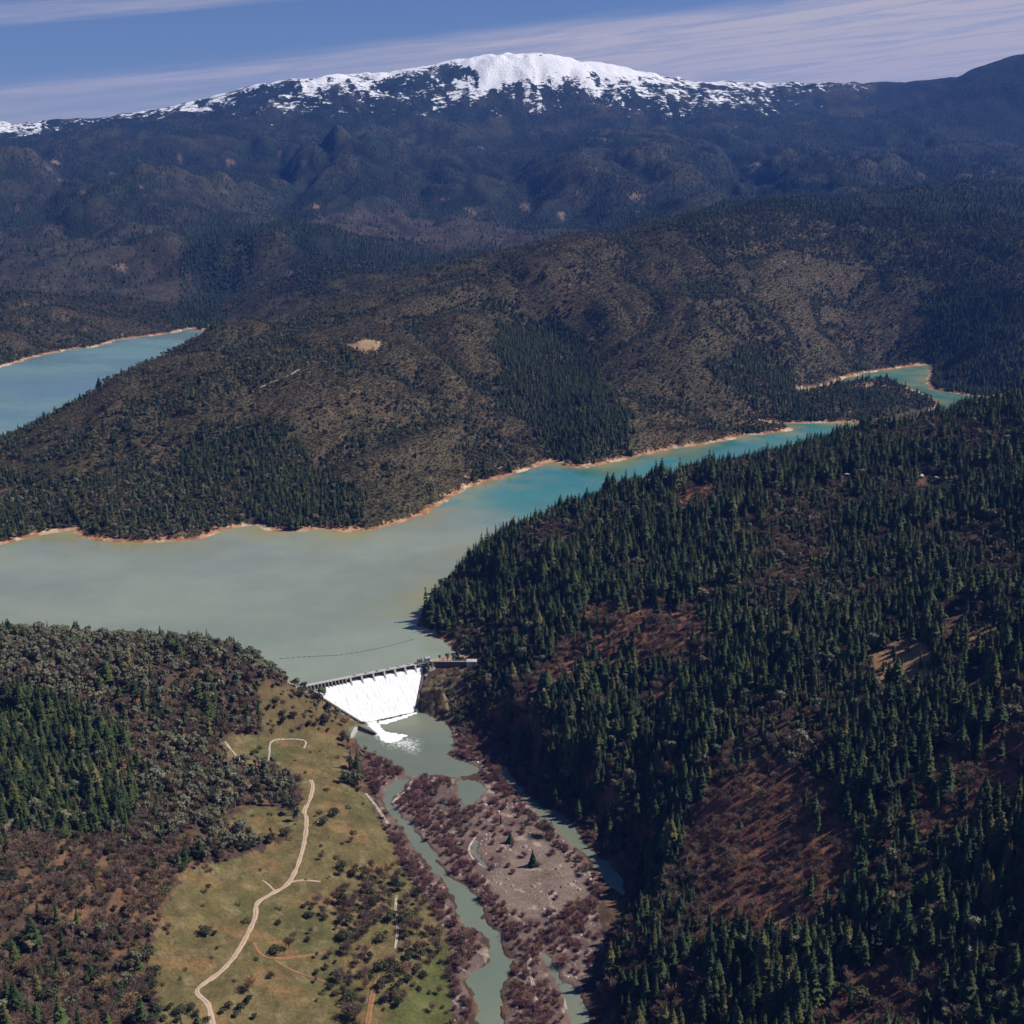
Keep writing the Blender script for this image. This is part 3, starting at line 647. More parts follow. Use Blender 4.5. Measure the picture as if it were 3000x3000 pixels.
# gates, raised above the running water
edges = list(wide)
for a, b in zip(edges[:-1], edges[1:]):
    g = MB(); g.dbox(a + 1.25, b - 1.25, -3.2, -2.6, 1.2, 4.4); go = dmb(g, 'gate', m_steel)
    g = MB()
    for k in range(1, 4): g.dbox(a + 1.3, b - 1.3, -2.6, -2.2, 1.2 + k * .8, 1.45 + k * .8)
    ro = g.build('gate_rib', m_steel); ro.parent = go
te = list(teeth)
for a, b in zip(te[:-1], te[1:]):
    g = MB(); g.dbox(a + .6, b - .6, -3.0, -2.7, .9, 4.2); dmb(g, 'flashboard', m_steel)
# walkway with railings
g = MB(); g.dbox(-4, DL + 2, -4.5, 1.0, 4.6, 5.3); deck = dmb(g, 'walkway', m_conc2)
g = MB()
for t in (-4.3, .8):
    for z in (5.85, 6.4): g.bar((*dam_xy(-4, t), z), (*dam_xy(DL + 2, t), z), .09, 4)
dmb(g, 'handrail', m_rail)
for t in (-4.3, .8):
    for s_ in np.arange(-4, DL + 2, 9.0):
        g = MB(); g.bar((*dam_xy(s_, t), 5.3), (*dam_xy(s_, t), 6.45), .11, 4); dmb(g, 'railing_post', m_rail)
for i, (a, b) in enumerate(zip(edges[:-1], edges[1:])):                 # hoists over the gates
    c_ = (a + b) / 2; g = MB(); g.dbox(c_ - 1.4, c_ + 1.4, -3.4, -1.2, 5.3, 6.9); g.dbox(c_ - .6, c_ + .6, -3.0, -1.6, 6.9, 7.6); dmb(g, 'gate_hoist', m_conc2)
# training walls at both ends of the spillway
def face_wall(fn, off, wd, up, mat, name, tmax=52, par=True):
    g = MB(); V = []; ts = np.linspace(-4, tmax, 15)
    for t in ts:
        c_ = float(fn(t)) + off; zt = float(face_z(t)) + up
        for o, z in ((-wd / 2, -45), (-wd / 2, zt), (wd / 2, zt), (wd / 2, -45)): V.append((*dam_xy(c_ + o, t), z))
    F = [(4 * i + k, 4 * i + (k + 1) % 4, 4 * i + 4 + (k + 1) % 4, 4 * i + 4 + k) for i in range(len(ts) - 1) for k in range(4)]
    F += [(3, 2, 1, 0), tuple(4 * (len(ts) - 1) + k for k in range(4))]
    g.add(V, F); return dmb(g, name, mat)
face_wall(spill_left, -1.6, 2.0, 2.6, m_conc, 'training_wall')
face_wall(spill_right, 2.0, 2.4, 3.2, m_concd, 'training_wall')
# left end block
g = MB(); g.dbox(-8, 5, -5.5, 3.5, -12, 4.6); dmb(g, 'end_block', m_conc)
g = MB(); g.dbox(5, S_TL - 2.6, 4.2, 8, -16, .2); dmb(g, 'end_block', m_conc)
# right non-overflow wall up to the bank
r0 = np.array(dam_xy(DL - 2, -1)); r1 = np.array(unp(884, 1249, 4)); rd = (r1 - r0) / np.hypot(*(r1 - r0)); rn = np.array([rd[1], -rd[0]]); rl = float(np.hypot(*(r1 - r0)))
def rbox(g, a, b, t0, t1, z0, z1):
    c_ = [r0 + rd * a_ + rn * t_ for a_, t_ in ((a, t0), (b, t0), (b, t1), (a, t1))]
    g.hexa([(*p, z0) for p in c_], [(*p, z1) for p in c_])
g = MB(); rbox(g, 0, rl, -1.7, 1.5, -34, 4.5); dmb(g, 'abutment_wall', m_concd)
g = MB(); rbox(g, 3.5, rl, -1.9, 1.7, 4.5, 5.1); dmb(g, 'abutment_walkway', m_conc)
g = MB()
for t in (-1.8, 1.6):
    a = r0 + rd * 3.5 + rn * t; b = r0 + rd * rl + rn * t
    for z in (5.75, 6.3): g.bar((*a, z), (*b, z), .09, 4)
    for k in np.arange(4, rl, 6.0):
        p = r0 + rd * k + rn * t; g.bar((*p, 5.2), (*p, 6.35), .1, 4)
dmb(g, 'handrail', m_rail)
# slide gate tower pair at the right end of the spillway
m_win = simple_mat('dark_window_glass', (.02, .025, .03), .15, .5, .1, 1.0); m_roof = simple_mat('grey_metal_roof', (.30, .31, .32), .5, .3, .15, .6); m_wallp = simple_mat('cream_painted_wall', (.62, .57, .48), .8, .2, .1, .5)
m_wallg = concrete('grey_hoist_house_wall', (.36, .36, .35), .15)
def house(name, base, ux, uy, w_, d_, h_, roofh, wm, rm, label, cat, nwin=2):
    """small gabled house: base corner frame given by unit vectors"""
    bx, by, bz = base; root = link(name, None, loc=base); tag(root, label, cat)
    P = lambda a, b, z: (a * ux[0] + b * uy[0], a * ux[1] + b * uy[1], z)
    def bx_(g, a0, a1, b0, b1, z0, z1): g.hexa([P(a0, b0, z0), P(a1, b0, z0), P(a1, b1, z0), P(a0, b1, z0)], [P(a0, b0, z1), P(a1, b0, z1), P(a1, b1, z1), P(a0, b1, z1)])
    g = MB(); a, b = w_ / 2, d_ / 2
    g.add([P(-a, -b, -3), P(a, -b, -3), P(a, b, -3), P(-a, b, -3), P(-a, -b, h_), P(a, -b, h_), P(a, b, h_), P(-a, b, h_), P(-a, 0, h_ + roofh), P(a, 0, h_ + roofh)],
          [(0, 1, 5, 4), (2, 3, 7, 6), (1, 2, 6, 9, 5), (3, 0, 4, 8, 7), (3, 2, 1, 0), (4, 5, 9, 8), (6, 7, 8, 9)]); g.build('wall', wm, root)
    g = MB(); e = .5
    for sg in (-1, 1):
        lo = [P(-a - e, sg * (b + e), h_ - .1), P(a + e, sg * (b + e), h_ - .1), P(a + e, 0, h_ + roofh + .08), P(-a - e, 0, h_ + roofh + .08)]
        g.hexa(lo, [(x, y, z + .22) for x, y, z in lo])
    g.build('roof', rm, root)
    for k in range(nwin):
        c_ = -a + w_ * (k + .75) / (nwin + .5); g = MB(); bx_(g, c_ - .7, c_ + .7, b, b + .06, h_ * .35, h_ * .78); wo_ = g.build('window', m_conc2, root)
        g = MB(); bx_(g, c_ - .58, c_ + .58, b + .06, b + .09, h_ * .38, h_ * .75); g.build('pane', m_win, wo_)
    g = MB(); bx_(g, a - 1.5, a - .4, b, b + .07, 0, 2.2); g.build('door', m_steel, root)
    return root
tx, ty = dam_xy(DL - 17, -1.7)
house('hoist_house', (tx, ty, 5.3), DS, DN, 6.0, 4.6, 4.2, 1.2, m_wallg, m_steel, 'dark roofed hoist house on the dam crest nearer the gates', 'hoist house', 2)
tx, ty = dam_xy(DL - 6, -1.7)
house('hoist_house', (tx, ty, 5.3), DS, DN, 6.6, 5.4, 5.4, 1.4, m_wallg, m_roof, 'taller grey hoist house where the crest meets the abutment wall', 'hoist house', 1)
bx_, by_ = unp(890, 1250, 5.5); bz_ = float(height(bx_, by_))
house('gatekeeper_house', (bx_, by_, max(bz_, 4.6)), rd, rn, 13, 8, 3.6, 2.2, m_wallp, m_conc2, 'small cream house at the right end of the dam', 'house', 3)

# falling water: a rough sheet down the face, split by the piers
m_white = mat_new('white_water'); t = N('ShaderNodeTexCoord')
st_ = noise_tex(1.0, 7, .7, vec=None, coord='UV'); c = mixc(smooth(st_, .28, .52), (.60, .645, .65), (.84, .85, .85)); principled(c, .8, .2, bump(st_, .4, .9))
nu, nv_ = 170, 44; V = []; UV = []
for j in range(nv_ + 1):
    b = j / nv_; t_ = 1.5 + b * 50
    l, r_ = float(spill_left(t_)), float(spill_right(t_)); s_ = np.linspace(l + .2, r_ - .2, nu + 1)
    zz = face_z(np.full(nu + 1, t_)) + .9 + (.2 + .5 * b) * fbm(s_ / 2.2, np.full(nu + 1, t_ / 9), 4, 161) + .5 * b
    if t_ > 46: zz = np.maximum(zz, RZ + .3 + .9 * np.abs(fbm(s_ / 3, np.full(nu + 1, t_ / 3), 3, 162)))
    x, y = dam_xy(s_, t_); V.append(np.column_stack([x, y, zz])); UV.append(np.column_stack([s_ / 2.6, np.full(nu + 1, t_ / 16)]))
V = np.concatenate(V); UV = np.concatenate(UV); idx = np.arange(len(V)).reshape(nv_ + 1, nu + 1)
F = np.stack([idx[:-1, :-1], idx[:-1, 1:], idx[1:, 1:], idx[1:, :-1]], -1).reshape(-1, 4)[:, ::-1]
me = mesh_np('waterfall', V, F, m_white, True); ul = me.uv_layers.new(name='UVMap'); ul.data.foreach_set('uv', UV[F.ravel()].astype(np.float32).ravel())
tag(link('waterfall', me), 'white water pouring down the spillway face', kind='structure')
# foam on the pool
m_foam = mat_new('foam'); fz = noise_tex(.30, 6, .7); al = smooth(fz, .40, .52)
bs = N('ShaderNodeBsdfPrincipled'); bs.inputs['Base Color'].default_value = (.86, .87, .86, 1); bs.inputs['Roughness'].default_value = .8
af = N('ShaderNodeAttribute', attribute_name='dens'); al = smooth(math_node('ADD', fz, math_node('MULTIPLY', af.outputs['Fac'], .75)), .52, .98)
nt.links.new(al, bs.inputs['Alpha']); oo = N('ShaderNodeOutputMaterial'); nt.links.new(bs.outputs[0], oo.inputs[0])
def foam(pts, label, lift, core=5.0):
    P = smooth_poly(poly_h(pts, RZ), 5); x0, y0 = P.min(0) - 6; x1, y1 = P.max(0) + 6; st = 1.2
    gx, gy = np.meshgrid(np.arange(x0, x1, st), np.arange(y0, y1, st)); d = sdist(P, gx, gy) + 2.2 * fbm(gx / 6, gy / 6, 3, 171)
    m_ = d < 2.5; dn = np.clip(-d / core, -1, 1)
    idx = np.arange(gx.size).reshape(gx.shape); mm = m_[:-1, :-1] & m_[1:, 1:] & m_[1:, :-1] & m_[:-1, 1:]
    F = np.stack([idx[:-1, :-1], idx[:-1, 1:], idx[1:, 1:], idx[1:, :-1]], -1)[mm]; u, inv = np.unique(F, return_inverse=True)
    zz = RZ + lift + .5 * np.clip(dn, 0, 1) * (1 + fbm(gx / 2.5, gy / 2.5, 3, 172))
    me = mesh_np('foam', np.stack([gx.ravel()[u], gy.ravel()[u], zz.ravel()[u]], -1), inv.reshape(-1, 4), m_foam, True)
    a = me.attributes.new('dens', 'FLOAT', 'POINT'); a.data.foreach_set('value', dn.ravel()[u].astype(np.float32))
    tag(link('foam', me), label, kind='stuff')
foam([(668,1346),(700,1350),(716,1366),(730,1380),(768,1387),(762,1393),(742,1402),(722,1400),(706,1382),(686,1362)], 'white foam tongue at the foot of the spillway', .10, 3.0)
foam([(712,1362),(745,1354),(783,1344),(785,1348),(750,1360),(722,1368)], 'thin line of foam along the toe of the dam', .14, 2.0)
foam([(700,1385),(770,1388),(800,1400),(790,1425),(750,1418),(715,1405)], 'thin foam streaks drifting down the pool', .08, 60.0)
foam([(700,1345),(776,1332),(782,1340),(740,1352),(712,1360)], 'white foam boiling below the falling water', .18, 3.0)
# low walls beside the pool
def wall_thing(name, a, b, wd, z0, z1, mat, label, cat):
    (xa, ya, za), (xb, yb, zb) = a, b; d = np.array([xb - xa, yb - ya]); L = np.hypot(*d); d /= L; nn = np.array([-d[1], d[0]]) * wd / 2
    root = link(name, None, loc=(xa, ya, za)); tag(root, label, cat); g = MB(); k = max(2, int(L / 4)); V = []
    for i in range(k + 1):
        p = np.array([0, 0]) + d * L * i / k; z = (zb - za) * i / k
        for o, h in ((-1, z0), (-1, z1), (1, z1), (1, z0)): V.append((*(p + nn * o), z + h))
    g.add(V, [(4 * i + q_, 4 * i + (q_ + 1) % 4, 4 * i + 4 + (q_ + 1) % 4, 4 * i + 4 + q_) for i in range(k) for q_ in range(4)] + [(3, 2, 1, 0), tuple(4 * k + q_ for q_ in range(4))])
    g.build('wall_body', mat, root)
    g = MB(); g.hexa([(*(-nn * 1.15), z1), (*(d * L - nn * 1.15), z1 + zb - za), (*(d * L + nn * 1.15), z1 + zb - za), (*(nn * 1.15), z1)],
                     [(*(-nn * 1.15), z1 + .3), (*(d * L - nn * 1.15), z1 + zb - za + .3), (*(d * L + nn * 1.15), z1 + zb - za + .3), (*(nn * 1.15), z1 + .3)]); g.build('coping', mat, root)
    return root
p = unp(676, 1369, -34); p2 = unp(709, 1385, -36.5)
wall_thing('guide_wall', (*p, -35), (*p2, -36.5), 1.8, -6, 1.5, m_concd, 'dark low guide wall pointing into the pool', 'wall')
p = unp(659, 1393, -34); p2 = unp(672, 1372, -33)
wall_thing('boat_ramp', (*p, -35.5), (*p2, -33.5), 3.2, -5, .6, m_conc2, 'narrow pale concrete ramp beside the pool', 'ramp')
p = unp(668, 1406, -35); p2 = unp(686, 1426, -36)
wall_thing('bank_wall', (*p, -36), (*p2, -37), 1.6, -5, 1.6, m_concd, 'dark bank wall below the pale ramp', 'wall')
# log boom on the lake
bp = [(528,1243),(560,1240),(600,1238),(640,1236),(680,1230),(720,1222),(752,1214),(790,1203)]
W = poly_h(bp, .15); root = link('log_boom', None, loc=(*W[0], .15)); tag(root, 'thin dark log boom curving across the reservoir', 'boom')
Q = []
for i in range(len(W) - 1):
    n_ = max(1, int(np.hypot(*(W[i + 1] - W[i])) / 6)); Q += [W[i] + (W[i + 1] - W[i]) * k / n_ for k in range(n_)]
gl = MB(); gl.bar((0, 0, 0), (4.9, 0, 0), .42, 6); lm = None
m_log = simple_mat('wet_log', (.055, .05, .045), .7, .3, .3, 1.0)
for i in range(len(Q) - 1):
    d = Q[i + 1] - Q[i]
    if lm is None: o = gl.build('log', m_log, root); lm = o.data
    else: o = link('log', lm, None, root)
    o.location = (*(Q[i] - W[0]), 0); o.rotation_euler = (0, 0, math.atan2(d[1], d[0]))
# ------------------------------------------------------------------ trees: a few of each kind, unit height, base at the origin
def leaf_mat(name, ca, cb, dry, rough=.75, fine=9.0):
    m = mat_new(name); oi = N('ShaderNodeObjectInfo'); nz = noise_tex(fine, 3)
    rnd = oi.outputs['Random']
    c = mixc(rnd, ca, cb); c = mixc(smooth(rnd, .86, .97), c, dry)
    c = mixc(1.0, c, gray(scale_v(nz, .6, 1.4)), 'MULTIPLY')
    r2 = math_node('FRACT', math_node('MULTIPLY', rnd, 17.3)); c = mixc(1.0, c, gray(math_node('ADD', .72, math_node('MULTIPLY', r2, .56))), 'MULTIPLY')
    b = principled(c, rough, .12)
    return m
m_conif = leaf_mat('conifer_needles', (.019, .036, .016), (.060, .078, .024), (.105, .095, .035))
m_pine = leaf_mat('grey_pine_needles', (.125, .135, .085), (.175, .168, .105), (.19, .15, .09))
m_oak = leaf_mat('oak_leaves', (.038, .048, .025), (.075, .076, .036), (.12, .10, .045))
m_bare = leaf_mat('bare_twigs', (.15, .105, .085), (.19, .125, .085), (.24, .16, .08))
m_willow = leaf_mat('willow_twigs', (.190, .088, .085), (.165, .095, .092), (.23, .13, .08))
m_brush = leaf_mat('chaparral_leaves', (.078, .070, .032), (.106, .080, .040), (.135, .10, .052))
m_farleaf = leaf_mat('far_needles', (.022, .034, .024), (.030, .040, .028), (.05, .046, .034))
m_bark = simple_mat('brown_bark', (.085, .058, .042), scale=8.0); m_gbark = simple_mat('grey_bark', (.20, .165, .14), scale=8.0)
def tube(V, F, a, b, r0_, r1_, n=5):
    a = np.array(a, float); b = np.array(b, float); d = b - a; d /= np.linalg.norm(d) + 1e-9
    u = np.cross(d, [0.3, 0.9, 0.1]); u /= np.linalg.norm(u); w_ = np.cross(d, u); k = len(V)
    for p, r in ((a, r0_), (b, r1_)):
        for i in range(n):
            an = 2 * math.pi * i / n; V.append(p + (u * math.cos(an) + w_ * math.sin(an)) * r)
    for i in range(n):
        q_, p_ = k + i, k + (i + 1) % n; F.append((q_, p_, p_ + n)); F.append((q_, p_ + n, q_ + n))
def conifer(rs, levels=19, wide=.17, base=.08, per=8):
    V = []; F = []; tv = []; tf = []
    lean = rs.normal(0, .008, 2)
    tube(tv, tf, (0, 0, -.08), (lean[0] * .5, lean[1] * .5, .5), .016, .010, 6); tube(tv, tf, (lean[0] * .5, lean[1] * .5, .5), (lean[0], lean[1], .985), .010, .002, 6)
    for L in range(levels):
        f = L / (levels - 1); z = base + (.97 - base) * f + rs.normal(0, .006)
        Rr = wide * (1 - f)**.82 * (.82 + .36 * rs.random()) + .012
        if f < .12: Rr *= .55 + 3 * f
        k = max(4, int(per * (1 - .45 * f))); off = rs.random() * 6.28
        for i in range(k):
            if rs.random() < .05: continue
            a = off + 6.283 * i / k + rs.normal(0, .16); rl_ = Rr * (.65 + .55 * rs.random()); dr = rl_ * (.34 + .2 * rs.random()) * (1.1 - f)
            ca, sa = math.cos(a), math.sin(a); o = np.array([lean[0] * f, lean[1] * f, z])
            P = lambda r, w_, dz: o + np.array([ca * r - sa * w_, sa * r + ca * w_, dz])
            wd = rl_ * (.36 + .14 * rs.random()); b = len(V)
            V += [P(0, 0, .012), P(rl_ * .5, wd, -dr * .35 - .012), P(rl_, 0, -dr), P(rl_ * .5, -wd, -dr * .35 - .012), P(rl_ * .5, 0, -dr * .2 + .014)]
            F += [(b, b + 4, b + 1), (b + 4, b + 2, b + 1), (b, b + 3, b + 4), (b + 4, b + 3, b + 2)]
            for sg in (-1, 1):
                b = len(V); V += [P(rl_ * .3, sg * wd * .3, -dr * .12), P(rl_ * .62, sg * wd * 1.5, -dr * .55 - .02 * rs.random()), P(rl_ * .7, sg * wd * .25, -dr * .5)]; F.append((b, b + 1, b + 2))
    b = len(V); V += [np.array([.012, 0, .93]), np.array([-.008, .011, .93]), np.array([-.006, -.011, .93]), np.array([lean[0], lean[1], 1.0])]
    F += [(b, b + 1, b + 3), (b + 1, b + 2, b + 3), (b + 2, b, b + 3)]
    return tv, tf, V, F
def leafball(rs, V, F, c, rad, n_, sz, flat=1.0):
    for i in range(n_):
        d = rs.normal(0, 1, 3); d /= np.linalg.norm(d); d[2] = abs(d[2]) * .9 if rs.random() < .7 else d[2]
        p = np.array(c) + d * np.array(rad) * (.72 + .34 * rs.random())
        t = np.cross(d, rs.normal(0, 1, 3)); t /= np.linalg.norm(t) + 1e-9; s_ = np.cross(d, t); nn = d * .45 * rs.normal(0, 1)
        z = sz * (.6 + .8 * rs.random()); b = len(V)
        V += [p + t * z + nn * z, p - t * z * .6 + s_ * z * .9, p - t * z * .6 - s_ * z * .9 - nn * z]; F.append((b, b + 1, b + 2))
def broadleaf(rs, lobes, rad, crown0, nleaf, sz, open_=.0, trunk=.03, height_squash=1.0):
    V = []; F = []; tv = []; tf = []
    fork = np.array([rs.normal(0, .02), rs.normal(0, .02), crown0 * .8]); tube(tv, tf, (0, 0, -.1), fork, trunk, trunk * .7, 6)
    for i in range(lobes):
        a = 6.283 * i / lobes + rs.normal(0, .35); r = rad * (.25 + .5 * rs.random()) if i else 0
        zc = crown0 + (1 - crown0) * (.30 + .42 * rs.random()) if i else crown0 + (1 - crown0) * .62
        lr = rad * (.40 + .20 * rs.random()); c_ = np.array([math.cos(a) * r, math.sin(a) * r, zc])
        tube(tv, tf, fork, c_ - [0, 0, lr * .3], trunk * .55, trunk * .18, 4)
        hr = min(lr * .9, (1 - zc) * .98 if zc > .5 else lr)
        leafball(rs, V, F, c_, (lr, lr, max(hr, .12)), int(nleaf / lobes), sz)
    return tv, tf, V, F
def bare(rs, nlimb, rad, n_twig, tw, base=.22, trunk=.022, stems=1):
    V = []; F = []; tv = []; tf = []; ends = []
    for s_ in range(stems):
        a0 = rs.random() * 6.283; r0_ = 0 if stems == 1 else .10 * rad; o = np.array([math.cos(a0) * r0_, math.sin(a0) * r0_, -.08])
        fork = np.array([o[0] * 2 + rs.normal(0, .02), o[1] * 2 + rs.normal(0, .02), base]); tube(tv, tf, o, fork, trunk, trunk * .75, 5)
        for i in range(nlimb):
            a = 6.283 * i / nlimb + rs.normal(0, .4); rr_ = rad * (.35 + .45 * rs.random()); e = fork + np.array([math.cos(a) * rr_, math.sin(a) * rr_, (.62 - base) * (.55 + .6 * rs.random()) + .12])
            tube(tv, tf, fork, e, trunk * .5, trunk * .16, 4); ends.append((fork, e))
            for j in range(3):
                f = .35 + .55 * rs.random(); p = fork + (e - fork) * f; e2 = p + rs.normal(0, 1, 3) * rad * .34 + np.array([0, 0, .12]); tube(tv, tf, p, e2, trunk * .22, trunk * .08, 3); ends.append((p, e2))
    for i in range(n_twig):
        a, b = ends[rs.integers(len(ends))]; p = a + (b - a) * (.35 + .65 * rs.random()); d = rs.normal(0, 1, 3); d[2] = d[2] * .7 + .75; d /= np.linalg.norm(d)
        L = rad * (.28 + .38 * rs.random()); q_ = p + d * L; q_[2] = min(q_[2], 1.0 + .02 * rs.random()); s_ = np.cross(d, rs.normal(0, 1, 3)); s_ /= np.linalg.norm(s_) + 1e-9; k = len(V)
        V += [p - s_ * tw * .4, p + s_ * tw * .4, q_ + s_ * tw, q_ - s_ * tw * .6]; F += [(k, k + 1, k + 2), (k, k + 2, k + 3)]
    return tv, tf, V, F
rs = np.random.default_rng(3)
def brush(rs):
    V = []; F = []
    for i in range(5):
        a = rs.random() * 6.28; r = .9 * rs.random()**.5; s_ = .38 + .3 * rs.random()
        leafball(rs, V, F, (math.cos(a) * r, math.sin(a) * r, s_ * .55), (s_, s_, s_ * 1.0), 26, .17)
    return [], [], V, F
def farcone(rs):
    V = []; F = []; k = 6
    for z0, z1, r in ((.05, .55, .17), (.35, .8, .13), (.62, 1.0, .085)):
        b = len(V); V += [np.array([math.cos(6.283 * i / k + z0) * r * (.8 + .4 * rs.random()), math.sin(6.283 * i / k + z0) * r * (.8 + .4 * rs.random()), z0 + .03 * rs.normal()]) for i in range(k)] + [np.array([0, 0, z1])]
        F += [(b + i, b + (i + 1) % k, b + k) for i in range(k)]
    return [], [], V, F
def stone(rs):
    P = []; F = []
    for i in range(4):
        for j in range(7):
            a = 6.283 * j / 7 + .3 * i; zz_ = (-.3, .15, .6, .9)[i]; r = (.75, .9, .62, .22)[i] * (.8 + .4 * rs.random()); P.append(np.array([math.cos(a) * r, math.sin(a) * r, zz_ + .08 * rs.normal()]))
    for i in range(3):
        for j in range(7): q_ = i * 7 + j; p_ = i * 7 + (j + 1) % 7; F += [(q_, p_, p_ + 7), (q_, p_ + 7, q_ + 7)]
    b = len(P); P.append(np.array([0, 0, .95])); F += [(21 + j, 21 + (j + 1) % 7, b) for j in range(7)]
    return [], [], P, F
KIND = {}
def proto(kind, gens, bark, leaf, nm_t='trunk', nm_c='crown'):
    L = []
    for tv, tf, V, F in gens:
        cr = mesh_np(nm_c, V, F, leaf, False); tr = mesh_np(nm_t, tv, tf, bark, True) if tv else None
        V2 = list(tv) + list(V); F2 = list(tf) + [tuple(i + len(tv) for i in f) for f in F]
        al = mesh_np(kind, V2, F2, bark, False); al.materials.append(leaf)
        al.polygons.foreach_set('material_index', np.array([0] * len(tf) + [1] * len(F), np.int32)); al.update()
        L.append((tr, cr, bpy.data.objects.new(kind + '_source', al)))
    KIND[kind] = L
proto('conifer', [conifer(rs, 19, w_, b_, p_) for w_, b_, p_ in ((.165, .06, 8), (.21, .05, 9), (.15, .10, 7), (.19, .16, 8), (.25, .05, 9), (.17, .24, 7), (.23, .38, 9), (.12, .05, 7), (.29, .14, 10))], m_bark, m_conif)
proto('grey_pine', [broadleaf(rs, 8, r_, c_, 420, .044) for r_, c_ in ((.24, .22), (.20, .18), (.28, .28), (.18, .25))], m_gbark, m_pine)
proto('oak', [broadleaf(rs, 7, r_, c_, 420, .075, trunk=.04) for r_, c_ in ((.58, .16), (.50, .14), (.66, .18), (.45, .2))], m_bark, m_oak)
proto('bare', [bare(rs, 6, r_, 430, .011, b_, .024) for r_, b_ in ((.42, .20), (.50, .18), (.36, .25), (.46, .15))], m_gbark, m_bare)
proto('willow', [bare(rs, 4, r_, 420, .022, .10, .016, 4) for r_ in (.62, .75, .55, .85)], m_bark, m_willow, 'stem', 'twigs')
proto('brush', [brush(rs) for k in range(5)], m_bark, m_brush)
m_stone = leaf_mat('river_stone', (.26, .20, .175), (.38, .32, .28), (.55, .50, .45), fine=2.0)
proto('stone', [stone(rs) for k in range(4)], m_bark, m_stone)
proto('far_tree', [farcone(rs) for k in range(4)], m_bark, m_farleaf)

# ------------------------------------------------------------------ where they stand
def jgrid(r0_, r1_, step):
    xs = np.arange(-r1_ * .52, r1_ * .52, step); ys = np.arange(r0_ * .8, r1_, step)
    X, Y = np.meshgrid(xs, ys); X = (X + rng.uniform(-.48, .48, X.shape) * step).ravel(); Y = (Y + rng.uniform(-.48, .48, Y.shape) * step).ravel()
    r = np.hypot(X, Y); t = np.arctan2(X, Y); k = (r > r0_) & (r < r1_) & (np.abs(t) < .53); return X[k], Y[k]
def grid_look(G, x, y): t, v = uv(x, y); return bilin(G, th, vv, t, v)
SLY, SLX = None, None
def visible(x, y, z, h, slack):
    t, v = uv(x, y); r = np.exp(v); rm = bilin(RUNP, th, vv, t, v); e = (z + h - CAM_H) / r
    px, py = proj(x, y, z + h * .5)
    mg = np.where(r < 2100, 430, 170)
    return (e > rm - slack) & (px > -mg) & (px < PW + mg) & (py > 60) & (py < PW + mg), px, py
PLACED = {k: [] for k in KIND}
def add(kind, x, y, h, wide=1.0):
    z = height(x, y) - .15; n_ = len(x); PLACED[kind].append(np.column_stack([x, y, z, h, wide * np.ones(n_)]))
KEEP = []                                       # open spots kept clear for the trees placed one by one and for the roads
def roadmask(px, py):
    m_ = np.zeros(px.shape, bool)
    for pts, wd in ROADS_PX:
        for (a, b), (c_, d) in zip(pts[:-1], pts[1:]):
            L = (c_ - a)**2 + (d - b)**2; t = np.clip(((px - a) * (c_ - a) + (py - b) * (d - b)) / L, 0, 1)
            m_ |= np.hypot(px - a - t * (c_ - a), (py - b - t * (d - b)) * 1.4) < wd
    return m_
ROADS_PX = [([(392,1895),(372,1868),(420,1830),(455,1785),(480,1735),(485,1705),(510,1688),(545,1665),(566,1620),(576,1575),(578,1545),(574,1530),(584,1510),(590,1485)], 12),
            ([(478,1778),(500,1805),(560,1806),(615,1797)], 7), ([(425,1400),(468,1445)], 8), ([(777,1474),(752,1504),(738,1516)], 6), ([(745,1790),(748,1690)], 7), ([(692,1940),(718,1840)], 8)]
# --- near band
x, y = jgrid(560, 2950, 6.3); z = height(x, y); r = np.hypot(x, y)
vis, _, _ = visible(x, y, z, 30, .02); x, y, z, r = x[vis], y[vis], z[vis], r[vis]
px, py = proj(x, y, z)
dl = grid_look(np.minimum(d_lake, d_far), x, y); dr_ = grid_look(d_riv, x, y); s_, t_ = dam_st(x, y)
dam_zone = ((t_ > -12) & (t_ < 62) & (s_ > -10) & (s_ < DL + 6)) & ((s_ > spill_left(t_) - 5)) & ((s_ < spill_right(t_) + 5) | (t_ < 6))
rp = (np.abs((x - r0[0]) * rn[0] + (y - r0[1]) * rn[1]) < 7) & (np.abs((x - r0[0]) * rd[0] + (y - r0[1]) * rd[1] - rl / 2) < rl / 2 + 8)
hb_ = np.hypot(x - bx_, y - by_) < 17
nearr_ = inz('nearr', px, py); leftn = (r < 2050) & ~nearr_
ok = (dl > 5) & (dr_ > 4.5) & ~dam_zone & ~rp & ~hb_ & (nearr_ | (r < 2050)) & ~(roadmask(px, py) & leftn)
n1_ = fbm(x / 46, y / 46, 3, 201); n2_ = fbm(x / 150, y / 150, 3, 202); u = rng.random(len(x)); u2 = rng.random(len(x))
jpx = px + 10 * n1_; jpy = py + 7 * fbm(x / 40, y / 40, 2, 203)
W_ = {k: np.zeros(len(x)) for k in ('conifer', 'grey_pine', 'oak', 'bare', 'willow', 'brush')}
def setw(mask, **k):
    for a in W_: W_[a] = np.where(mask, k.get(a, 0.0), W_[a])
